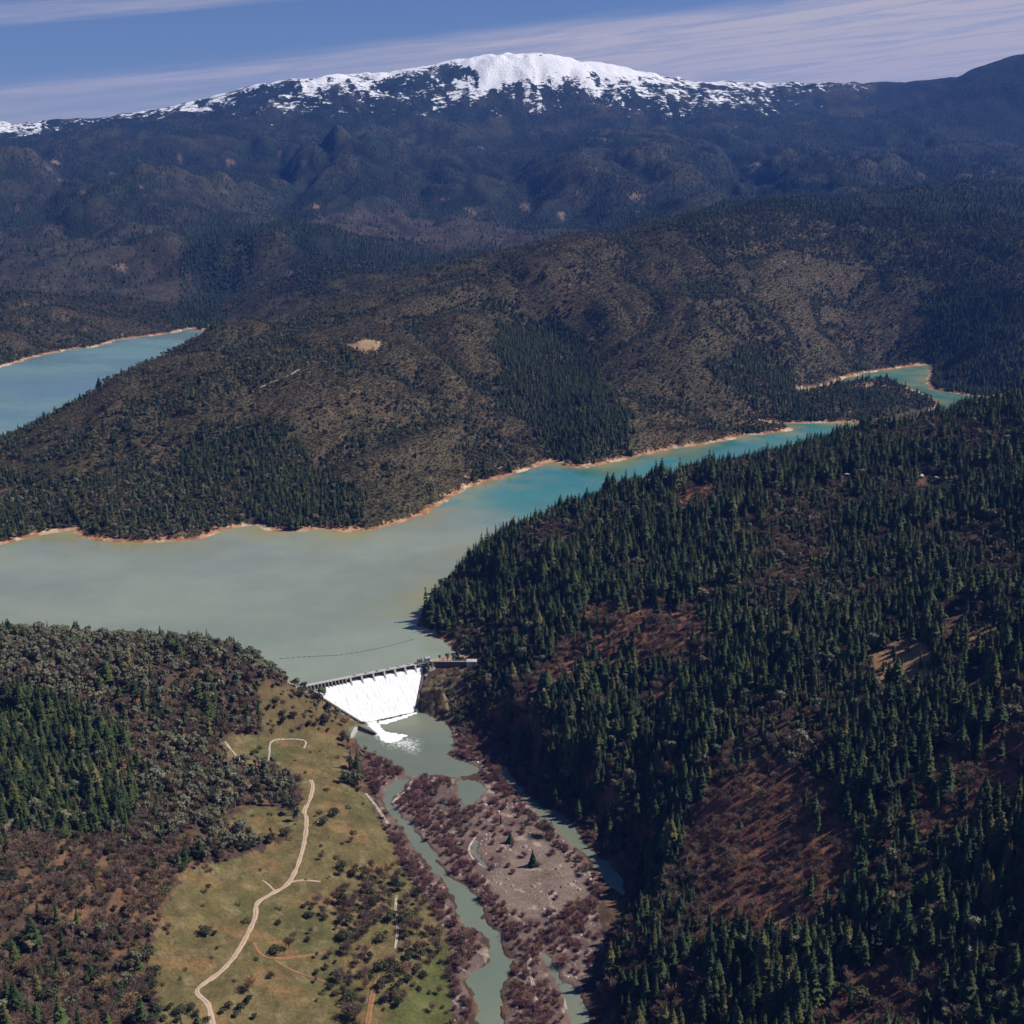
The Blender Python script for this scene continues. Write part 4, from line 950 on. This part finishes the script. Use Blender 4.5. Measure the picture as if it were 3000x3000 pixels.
# slopes right of the river: dense conifers, thinning with the ground
cd = np.clip(.68 + .7 * n2_ + .55 * n1_, .08, .98)
setw(nearr_, conifer=cd * .74, oak=.08 + .14 * (1 - cd), bare=.04 + .18 * (1 - cd), grey_pine=.05, brush=.06)
setw(nearr_ & inz('rb', jpx, jpy), conifer=.36, oak=.14, bare=.26, brush=.08)
for zn in ('p1', 'p3', 'p4', 'p7'): setw(nearr_ & inz(zn, jpx, jpy), conifer=.07, bare=.20, brush=.30, oak=.04)
setw(nearr_ & inz('p2', jpx, jpy), conifer=.010, bare=.42, brush=.18)
for zn in ('p5', 'p6'): setw(nearr_ & inz(zn, jpx, jpy), conifer=.10, brush=.08, oak=.04)
# hill left of the dam
mixn = np.clip(.5 + .9 * n2_, 0, 1)
setw(leftn, bare=.14 + .20 * mixn, oak=.20, grey_pine=.24 + .20 * (1 - mixn), conifer=.10, brush=.08)
setw(leftn & (py < 1330 + 14 * n1_), grey_pine=.52, oak=.14, bare=.14, conifer=.03)
lcm = inz('lc', px + 34 * n1_, py + 22 * n1_); setw(leftn & lcm, conifer=.78, bare=.07, oak=.08, grey_pine=.08)
setw(leftn & inz('gp', jpx, jpy), grey_pine=.46, oak=.16, bare=.10, brush=.05)
setw(leftn & (py > 1590) & (px < 360), bare=.48, oak=.16, conifer=.06, grey_pine=.04, brush=.14)
setw(leftn & inz('orange2', jpx, jpy), bare=.40, oak=.15, brush=.12)
setw(leftn & inz('ab', jpx, jpy), oak=.08, bare=.09, brush=.12, grey_pine=.03)
open_ = leftn & (inz('meadow', jpx, jpy) | inz('meadow2', jpx, jpy) | inz('meadow3', jpx, jpy))
setw(open_, oak=.0, brush=.020)
setw(leftn & (px > 640) & (px < 870) & (py > 1640), brush=.05, oak=.10, bare=.12)
setw(leftn & inz('green', jpx, jpy), brush=.01)
flood = (z < -33.5) & (r < 1560) & (px > 680)
setw(flood & ~open_ & leftn, willow=.05)
setw(flood & inz('gravel', px, py) & ~nearr_, willow=.22); setw(flood & inz('plain', px, py), willow=.04)
wl = wil(jpx, py + 4 * n1_) & (r < 1560); setw(wl, willow=.80, bare=.05)
setw((px > 900) & (px < 1250) & flood & ~wl & nearr_ & (dr_ < 40), willow=.25, bare=.2, conifer=.25)
W_['conifer'] = np.where(nearr_ & (dr_ < 17) & (r < 1480), .03, W_['conifer']); W_['bare'] = np.where(nearr_ & (dr_ < 17) & (r < 1480), .12, W_['bare'])
knob = (np.hypot(x - kx, y - ky) < 34) | (np.hypot(x - k2x, y - k2y) < 36); setw(knob, brush=.26, oak=.05, willow=.10)
cum = 0; pick = np.full(len(x), '', object)
for k in W_:
    sel = ok & (u >= cum) & (u < cum + W_[k]); pick[sel] = k; cum = cum + W_[k]
H = dict(conifer=lambda n_: np.clip(rng.normal(22, 5.5, n_), 9, 36), grey_pine=lambda n_: np.clip(rng.normal(15, 4, n_), 7, 25), oak=lambda n_: np.clip(rng.normal(8.0, 2, n_), 4, 13),
         bare=lambda n_: np.clip(rng.normal(11, 2.6, n_), 5, 18), willow=lambda n_: np.clip(rng.normal(5.0, 1.3, n_), 2.2, 9), brush=lambda n_: np.clip(rng.normal(2.6, .6, n_), 1.4, 4.5))
for k in W_:
    s2 = pick == k; n_ = int(s2.sum()); hh = H[k](n_)
    if k == 'conifer': hh = hh * np.clip(1 + .55 * n2_[s2] + .35 * fbm(x[s2] / 25, y[s2] / 25, 2, 205), .5, 1.45)
    if k == 'bare': hh = np.where(inz('p2', px[s2], py[s2]) & nearr_[s2], hh * .8, hh)
    add(k, x[s2], y[s2], hh, rng.uniform(.85, 1.2, n_))
# --- hills beyond the reservoir
x, y = jgrid(1950, 5400, 6.6); z = height(x, y); r = np.hypot(x, y); vis, _, _ = visible(x, y, z, 26, .008)
px, py = proj(x, y, z); dl = grid_look(np.minimum(d_lake, d_far), x, y)
ok = vis & (dl > 6) & ~inz('nearr', px, py) & (py < 1045); x, y, z, r, px, py, dl = [a[ok] for a in (x, y, z, r, px, py, dl)]
n1_ = fbm(x / 70, y / 70, 3, 211); n2_ = fbm(x / 260, y / 260, 3, 212); u = rng.random(len(x)); jpx = px + 12 * n1_; jpy = py + 8 * n1_
W_ = {k: np.zeros(len(x)) for k in W_}
gro = sstep(.05, .5, n2_ + .5 * n1_)
setw(np.ones(len(x), bool), brush=.86 - .34 * gro, grey_pine=.02 + .11 * gro, oak=.025 + .10 * gro, conifer=.006 + .03 * gro)
setw(inz('f1', jpx, jpy), brush=.75, oak=.02)
gu, gu2 = gully(x, y); gm = (gu < .07) | ((gu2 < .06) & (gu < .25)); setw(gm, conifer=.16, oak=.34, grey_pine=.10, brush=.3)
for zn in ('c1', 'c3'): setw(inz(zn, px + 26 * n1_, py + 16 * n1_), conifer=.62 + .2 * (n1_ > 0), oak=.10, brush=.08)
setw(inz('c2', jpx, jpy), conifer=.55, oak=.12, brush=.15)
for zn in ('c4', 'c8'): setw(inz(zn, jpx, jpy), conifer=.52, grey_pine=.10, oak=.18, brush=.22)
setw(inz('c9', jpx, jpy), conifer=.24, grey_pine=.14, oak=.26, brush=.22)
setw(inz('c5', jpx, jpy), conifer=.16, grey_pine=.14, oak=.12, brush=.25)
setw(inz('c6', jpx, jpy), conifer=.50, oak=.10, brush=.15)
setw(inz('c7', jpx, jpy), conifer=.18 + .26 * gro, oak=.14, brush=.34 - .2 * gro, grey_pine=.06)
setw(inz('pen', jpx, jpy), conifer=.22, oak=.20, brush=.18, grey_pine=.08)
setw(inz('clear', px, py))
far_ = r > 4200
cum = 0; pick = np.full(len(x), '', object)
for k in W_:
    sel = (u >= cum) & (u < cum + W_[k]); pick[sel] = k; cum = cum + W_[k]
for k in W_:
    s2 = pick == k; n_ = int(s2.sum()); hh = H[k](n_) * (.78 if k in ('conifer', 'grey_pine') else 1.0)
    add(k, x[s2], y[s2], hh, rng.uniform(.85, 1.2, n_))
# --- forested foothills
x, y = jgrid(5200, 9600, 19.0); z = height(x, y); r = np.hypot(x, y); vis, _, _ = visible(x, y, z, 25, .004); x, y, z, r = [a[vis] for a in (x, y, z, r)]
n2_ = fbm(x / 420, y / 520, 4, 221); u = rng.random(len(x)); px, py = proj(x, y, z); dens = np.clip(.62 + .8 * n2_, .12, .95) * (1 - .6 * sstep(.3, .6, grid_look(mr1_, x, y)))
dens = np.where(inside([(560,425),(640,400),(800,395),(1010,440),(990,478),(900,500),(830,478),(760,452),(640,440)], px, py) & (r > 5950), .12, dens); dens = np.where(inside([(-60,420),(340,425),(345,560),(250,640),(-60,700)], px, py), dens * .45, dens); dens = np.where(inz('c6', px, py) & (r < 6100), .97, dens)
s2 = (u < dens) & (grid_look(np.minimum(d_lake, d_far), x, y) > 12); n_ = int(s2.sum())
add('far_tree', x[s2], y[s2], np.clip(rng.normal(14, 4, n_), 6, 26), rng.uniform(1.4, 2.6, n_))
x, y = jgrid(9600, 12300, 30.0); z = height(x, y); vis, _, _ = visible(x, y, z, 25, .003); x, y, z = [a[vis] for a in (x, y, z)]
n2_ = fbm(x / 420, y / 520, 4, 221); s2 = (rng.random(len(x)) < np.clip(.5 + .8 * n2_, .1, .9) * (1 - .6 * sstep(.3, .6, grid_look(mr1_, x, y)))) & (grid_look(SNOW, x, y) < .1); n_ = int(s2.sum())
add('far_tree', x[s2], y[s2], np.clip(rng.normal(15, 4, n_), 7, 28), rng.uniform(1.6, 2.8, n_))
# --- stones on the gravel bar
x, y = jgrid(850, 1500, 3.1); px, py = proj(x, y, height(x, y)); dr_ = grid_look(d_riv, x, y); nz_ = fbm(x / 22, y / 22, 3, 231)
s2 = (inz('gravel', px, py) | wil(px, py)) & (dr_ > 2.5) & (rng.random(len(x)) < np.clip(.10 + .5 * nz_, .015, .5)); n_ = int(s2.sum())
add('stone', x[s2], y[s2], np.clip(rng.lognormal(-.25, .45, n_), .35, 2.2), rng.uniform(.9, 1.6, n_))
for k in PLACED: PLACED[k] = np.concatenate(PLACED[k]) if PLACED[k] else np.zeros((0, 5))
# ------------------------------------------------------------------ trees that stand out one by one
TREE_NAME = dict(conifer='conifer_tree', grey_pine='grey_pine_tree', oak='oak_tree', bare='bare_tree', willow='willow_shrub')
CAT = dict(conifer='conifer', grey_pine='pine tree', oak='oak tree', bare='bare tree', willow='willow shrub')
def plant(kind, x, y, z, h, wide, label, group, v=None):
    v = int(rng.integers(len(KIND[kind]))) if v is None else v; tr, cr, _ = KIND[kind][v]
    root = link(TREE_NAME[kind], None, loc=(x, y, z)); root.rotation_euler = (0, 0, rng.uniform(0, 6.283)); root.scale = (h * wide, h * wide, h)
    tag(root, label, CAT[kind], group)
    if tr: link('stem' if kind == 'willow' else 'trunk', tr, None, root)
    link('twigs' if kind == 'willow' else 'crown', cr, None, root); return root
SINGLES = [
 ('conifer', 963, 1590, 13, 1.5, 'dark rounded conifer on the gravel bar, farther of the pair', None, 4),
 ('conifer', 1005, 1634, 20, 1.15, 'dark pointed conifer on the open gravel plain, nearer of the pair', None, 1),
 ('conifer', 945, 1556, 16, .7, 'thin olive conifer at the bushy head of the gravel bar', None, 2),
 ('bare', 318, 1755, 9, 1.3, 'reddish bare tree beside the orange soil at the edge of the woods', None, None),
 ('oak', 388, 1762, 8, 1.5, 'dark rounded oak alone in the grass beside the orange soil', None, None),
 ('oak', 406, 1764, 5, 1.1, 'small dark oak touching the lone rounded oak in the grass', None, None),
 ('bare', 545, 1790, 15, 1.15, 'large purplish bare tree inside the bend of the orange track', None, None),
 ('bare', 556, 1775, 12, 1.2, 'smaller bare tree behind the large one at the orange track', None, None),
 ('oak', 522, 1800, 8, 1.2, 'black green oak at the foot of the large bare tree by the orange track', None, None),
 ('oak', 526, 1745, 5, 1.0, 'small dark oak above the large bare tree by the orange track', None, None),
 ('bare', 640, 1850, 14, 1.2, 'bare grey tree standing over low dark bushes at the end of the track', None, None),
 ('oak', 598, 1838, 5, 1.2, 'small dark oak at the end of the faint orange track', None, None),
 ('oak', 615, 1828, 5, 1.1, 'small dark oak just above the faint orange track end', None, None),
 ('bare', 470, 1870, 13, 1.2, 'purplish bare tree right of the road near its lowest bend', None, None),
 ('oak', 510, 1845, 5, 1.0, 'small rounded oak right of the purplish bare tree by the lowest bend', None, None),
 ('oak', 578, 1728, 5, 1.0, 'small dark oak at the right end of the meadow clump', None, None),
 ('bare', 565, 1480, 12, 1.1, 'reddish bare tree with a dark shadow above the start of the road', None, None),
 ('oak', 540, 1472, 7, 1.4, 'flat dark oak just left of the reddish bare tree above the road', None, None),
 ('bare', 490, 1420, 11, 1.2, 'reddish bare tree between the two upper clearings', None, None),
 ('oak', 478, 1424, 6, 1.2, 'dark oak at the foot of the bare tree between the upper clearings', None, None),
 ('oak', 500, 1476, 4, 1.2, 'tiny dark oak on the pale track end of the upper clearing', None, None),
 ('oak', 610, 1556, 8, 1.2, 'grey green oak on the right side of the road bend', None, None),
 ('oak', 632, 1540, 9, 1.1, 'larger dark oak right of the road bend below the bare tree', None, None),
 ('bare', 605, 1622, 8, 1.0, 'thin grey bare tree alone in the upper meadow right of the road', None, None),
 ('oak', 410, 1790, 2.6, 1.2, 'tiny dark bush alone in the open lower meadow', None, None),
]
for kind, a, b, h, wd, lab, g, v in SINGLES:
    x, y, z = at(a, b); plant(kind, x, y, z - .1, h, wd, lab, g, v)
def clump(spots, kind, hs, lab, grp):
    for (a, b), h in zip(spots, hs):
        x, y, z = at(a, b); plant(kind, x, y, z - .1, h, rng.uniform(.95, 1.25), lab, grp)
clump([(600,1705),(618,1712),(635,1702),(652,1712),(668,1704),(684,1708),(640,1724),(610,1726),(664,1726),(690,1690)], 'bare', [11,12,13,12,13,12,10,9,10,11], 'purplish bare tree in the big clump right of the road', 'bare trees of the meadow clump')
clump([(590,1730),(612,1736),(640,1738),(664,1736),(684,1730),(575,1712)], 'oak', [5,5.5,5,5,5,4], 'low dark oak along the front of the meadow clump', 'oaks fronting the meadow clump')
clump([(625,1866),(648,1872),(660,1858),(632,1878),(670,1876)], 'oak', [5,5,5,4,4], 'low dark bush under the bare grey tree at the track end', 'bushes under the grey tree')
clump([(432,1902),(455,1906),(470,1890),(446,1918),(420,1912),(300,1912),(320,1905),(340,1912),(360,1908),(310,1925),(335,1928),(370,1918),(480,1922)], 'oak', [7,7,6,6,5,6,6,7,6,5,5,5,5], 'dark oak in the row along the bottom of the meadow beside the road', 'oaks at the bottom of the meadow')
clump([(720,1830),(738,1822),(755,1835),(770,1815),(740,1850),(722,1862),(750,1866),(770,1850),(790,1830),(700,1850),(730,1885),(800,1845)], 'oak', [8,8,7,7,9,9,8,7,6,6,7,6], 'dark oak in the thick grove between meadow and green grass', 'oaks of the lower grove')
clump([(700,1640),(715,1655),(730,1650),(745,1668),(722,1685),(765,1700),(780,1690),(755,1730)], 'bare', [12,12,11,12,11,11,10,10], 'tall bare tree at the edge of the meadow near the river', 'bare trees at the river edge of the meadow')
clump([(690,1418),(705,1430),(720,1440),(735,1448),(748,1455)], 'bare', [8,9,9,9,8], 'mauve bare tree on the pool bank below the dam', 'bare trees on the pool bank')
clump([(800,1335),(790,1345),(812,1352),(835,1346),(842,1325),(826,1312)], 'oak', [2.2,2,2,2.4,2,1.8], 'low scrub bush on the bare knoll below the dam', 'scrub on the knoll')

m_rock = simple_mat('pale_rock', (.50, .46, .41), var=.3, scale=.6, bstr=.4)
rock_me = [s_[1] for s_ in KIND['stone']]
for i, (a, b, h, lab) in enumerate(((1597, 897, 5.5, 'pale rock outcrop among conifers, middle one of the far three'), (1739, 899, 6.5, 'brightest pale rock outcrop high in the right forest'), (1766, 902, 4.5, 'small pale rock outcrop just beside the brightest one'),
                                    (1245, 903, 4.5, 'pale rock outcrop in thin forest above the channel shore'), (1806, 1150, 4.5, 'tall pale rock outcrop above the bright sunny clearing'), (1840, 1262, 4.0, 'pale rock outcrop below the bright sunny clearing'))):
    x, y, z = at(a, b); me = rock_me[i % 4].copy(); me.materials.clear(); me.materials.append(m_rock); o = link('rock_outcrop', me, None, None, (x, y, z + h * .2)); h *= .62; o.scale = (h * 1.5, h * .9, h * .7); o.rotation_euler = (0, 0, i * 1.3); tag(o, lab, 'rock outcrop')
    for k in ('conifer', 'oak', 'grey_pine', 'bare', 'brush'):     # nothing grows over it
        D = PLACED[k]; u_ = np.array([x, y]) / math.hypot(x, y); dx = D[:, :2] - np.array([x, y]); al_ = dx @ u_; ac = np.abs(dx @ np.array([-u_[1], u_[0]])); PLACED[k] = D[~((al_ > -60) & (al_ < 8) & (ac < 9))]
for kind, n_, hm, hs, lab in (('bare', 34, 8.5, 2.0, 'scattered bare tree in open meadow grass'), ('oak', 40, 3.6, 1.0, 'scattered small dark oak in open meadow grass')):
    k = 0
    while k < n_:
        a, b = rng.uniform(580, 840), rng.uniform(1500, 1925)
        if not inz('meadow', np.array([a]), np.array([b]))[0] or roadmask(np.array([a]), np.array([b]))[0]: continue
        if b < 1640 and rng.random() < .7: continue
        x, y, z = at(a, b); wh = ('above the purplish clump' if b < 1690 else 'level with the orange tracks' if b < 1810 else 'toward the lower grove') + (', road side' if a < 700 else ', river side'); plant(kind, x, y, z - .1, max(1.5, rng.normal(hm, hs)), rng.uniform(.9, 1.3), lab + ' ' + wh, lab.replace('tree', 'trees').replace('oak', 'oaks') + ' ' + wh); k += 1
# the largest of each kind in the photograph are objects of their own, the rest one mass of each kind
WILN = [('on the bank between the pool and the meadow', 'pool bank'), ('along the meadow bank of the left river channel', 'meadow bank'), ('on the low spit between pool and gravel bar', 'spit'),
 ('on the gravel side of the left river channel', 'gravel side'), ('along the edge of the right river channel', 'right channel edge'), ('on the lower tip of the gravel bar', 'lower gravel bar'),
 ('on the small wooded island in the lower river', 'small island'), ('on the right bank of the pool below the dam', 'right pool bank'), ('among pale sand at the bottom of the gravel bar', 'sandy bar'), ('round the still side pool on the gravel bar', 'side pool')]
def region(kind, px, py):
    if px > 900 and py > 830 and inside(Z['nearr'], np.array([px]), np.array([py]))[0]:
        if inside(Z['rb'], np.array([px]), np.array([py]))[0]: return 'at the wooded foot of the right slope', 'foot of the right slope'
        if py < 1230: return 'on the forested shoulder above the dam', 'forested shoulder'
        for zn, wh in (('p1', 'round the upper brown clearing'), ('p2', 'in the large brown bare clearing'), ('p3', 'in the streaky brown clearing far up the slope')):
            if inside(Z[zn], np.array([px]), np.array([py]))[0]: return wh, wh
        if px > 1640: return 'in the forest past the large brown clearing', 'beyond the clearing'
        if py < 1500: return 'in the forest halfway up the right slope', 'middle of the right slope'
        return 'in the shaded forest of the lower right slope', 'lower right slope'
    for P, wh in zip(WIL, WILN):
        if inside(P, np.array([px]), np.array([py]))[0]: return wh
    if px < 720 and py > 1580: return 'in the woods left of the meadow', 'woods left of the meadow'
    if px < 720 and py < 1335: return 'on the hilltop between reservoir and meadow', 'hilltop left of the dam'
    if px < 300: return 'in the dark grove on the far left hillside', 'left hillside'
    if px < 720: return 'on the hillside above the meadow and road', 'hillside above the meadow'
    if py < 1480: return 'beside the pool below the dam', 'pool below the dam'
    return 'along the river channels and gravel bar', 'river channels'
ADJ = dict(conifer='dark green conifer', grey_pine='pale grey green pine', oak='rounded dark oak', bare='leafless brown tree', willow='red purple willow shrub')
SIZES = dict(conifer=(20, 26, .185), grey_pine=(13, 17.5, .225), oak=(7, 9.5, .55), bare=(10, 13, .44), willow=(4.8, 6.2, .7))
WIDTH = dict(conifer=(.165, .21, .15, .19, .25, .17, .23, .12, .29), grey_pine=(.24, .20, .28, .18), oak=(.58, .50, .66, .45), bare=(.42, .50, .36, .46), willow=(.62, .75, .55, .85))
LIMIT = dict(conifer=300, bare=250, oak=200, grey_pine=220, willow=290)
STUFF = dict(conifer=('conifer_forest', 'dense dark conifer forest over the slopes'), grey_pine=('pine_woodland', 'pale grey pines scattered through the woods'), oak=('oak_woodland', 'dark rounded oaks over the hillsides'),
             bare=('leafless_woodland', 'leafless brown trees through the woods'), willow=('willow_thicket', 'reddish willow thicket along the river'), brush=('chaparral', 'low brown chaparral covering the hills'), stone=('river_stones', 'pale stones strewn over the gravel bar'), far_tree=('distant_forest', 'distant forest on the blue foothills'))
def masses(kind, D):
    """one object: points with size, turn and pick, instanced by geometry nodes"""
    nm, lab = STUFF[kind]; n_ = len(D); me = bpy.data.meshes.new(nm); me.vertices.add(n_); me.vertices.foreach_set('co', D[:, :3].astype(np.float32).ravel())
    a = me.attributes.new('sc', 'FLOAT_VECTOR', 'POINT'); a.data.foreach_set('vector', np.column_stack([D[:, 3] * D[:, 4], D[:, 3] * D[:, 4], D[:, 3]]).astype(np.float32).ravel())
    a = me.attributes.new('rot', 'FLOAT_VECTOR', 'POINT'); a.data.foreach_set('vector', np.column_stack([rng.normal(0, .03, n_), rng.normal(0, .03, n_), rng.uniform(0, 6.283, n_)]).astype(np.float32).ravel())
    a = me.attributes.new('pick', 'INT', 'POINT'); a.data.foreach_set('value', rng.integers(0, len(KIND[kind]), n_).astype(np.int32))
    g = bpy.data.node_groups.new(nm, 'GeometryNodeTree'); g.interface.new_socket('Geometry', in_out='INPUT', socket_type='NodeSocketGeometry'); g.interface.new_socket('Geometry', in_out='OUTPUT', socket_type='NodeSocketGeometry')
    gn = g.nodes.new; gi, go_ = gn('NodeGroupInput'), gn('NodeGroupOutput'); mp = gn('GeometryNodeMeshToPoints'); ip = gn('GeometryNodeInstanceOnPoints'); j = gn('GeometryNodeJoinGeometry')
    for _, _, ob in KIND[kind]:
        oi = gn('GeometryNodeObjectInfo'); oi.inputs['Object'].default_value = ob; oi.inputs['As Instance'].default_value = True; g.links.new(oi.outputs['Geometry'], j.inputs[0])
    def na(name, t):
        q_ = gn('GeometryNodeInputNamedAttribute'); q_.data_type = t; q_.inputs[0].default_value = name; return q_.outputs['Attribute']
    g.links.new(gi.outputs[0], mp.inputs[0]); g.links.new(mp.outputs[0], ip.inputs['Points']); g.links.new(j.outputs[0], ip.inputs['Instance']); ip.inputs['Pick Instance'].default_value = True
    g.links.new(na('pick', 'INT'), ip.inputs['Instance Index']); g.links.new(na('rot', 'FLOAT_VECTOR'), ip.inputs['Rotation']); g.links.new(na('sc', 'FLOAT_VECTOR'), ip.inputs['Scale']); g.links.new(ip.outputs[0], go_.inputs[0])
    o = tag(link(nm, me), lab, kind='stuff'); md_ = o.modifiers.new('scatter', 'NODES'); md_.node_group = g
for kind, D in PLACED.items():
    if kind in LIMIT and len(D):
        vis, px, py = visible(D[:, 0], D[:, 1], D[:, 2], D[:, 3], -.001); r = np.hypot(D[:, 0], D[:, 1])
        score = np.where(vis & (px > 8) & (px < PW - 8) & (py < PW - 12) & (r < 2050), D[:, 3] / r, 0); order = np.argsort(-score)[:LIMIT[kind]]; order = order[score[order] > 0]
        for i in order:
            wh, gr = region(kind, px[i], py[i]); v = int(rng.integers(len(KIND[kind]))); w_ = WIDTH[kind][v] * float(D[i, 4]); q_ = SIZES[kind]; hgt = float(D[i, 3])
            sz = ('low' if hgt < q_[0] else 'tall' if hgt > q_[1] else 'middling'); shp = ('narrow' if w_ < q_[2] else 'broad') + ((' bare-footed' if v in (3, 5, 6, 8) else ' bushy') if kind == 'conifer' else '')
            plant(kind, *map(float, D[i]), f'{sz} {shp} {ADJ[kind]} {wh}', f'{sz} {shp} {ADJ[kind]}s, {gr}', v)
        m_ = np.ones(len(D), bool); m_[order] = False; D = D[m_]
    print(kind, len(D))
    if len(D): masses(kind, D)

# ------------------------------------------------------------------ air: one closed box of thin blue haze
m_haze = mat_new('thin_haze'); pv = N('ShaderNodeVolumePrincipled'); pv.inputs['Color'].default_value = (.11, .30, 1.0, 1); pv.inputs['Density'].default_value = 2.1e-5; pv.inputs['Anisotropy'].default_value = 0.1
oo = N('ShaderNodeOutputMaterial'); nt.links.new(pv.outputs[0], oo.inputs['Volume'])
hx0, hx1, hy0, hy1, hz0, hz1 = float(XX.min()) - 300, float(XX.max()) + 300, -400.0, float(YY.max()) + 300, float(ZZ.min()) - 9, max(float(ZZ.max()) + 60, CAM_H + 60)
mb = MB(); mb.hexa([(hx0, hy0, hz0), (hx1, hy0, hz0), (hx1, hy1, hz0), (hx0, hy1, hz0)], [(hx0, hy0, hz1), (hx1, hy0, hz1), (hx1, hy1, hz1), (hx0, hy1, hz1)])
tag(mb.build('haze', m_haze), 'thin blue haze over the valley', kind='stuff')
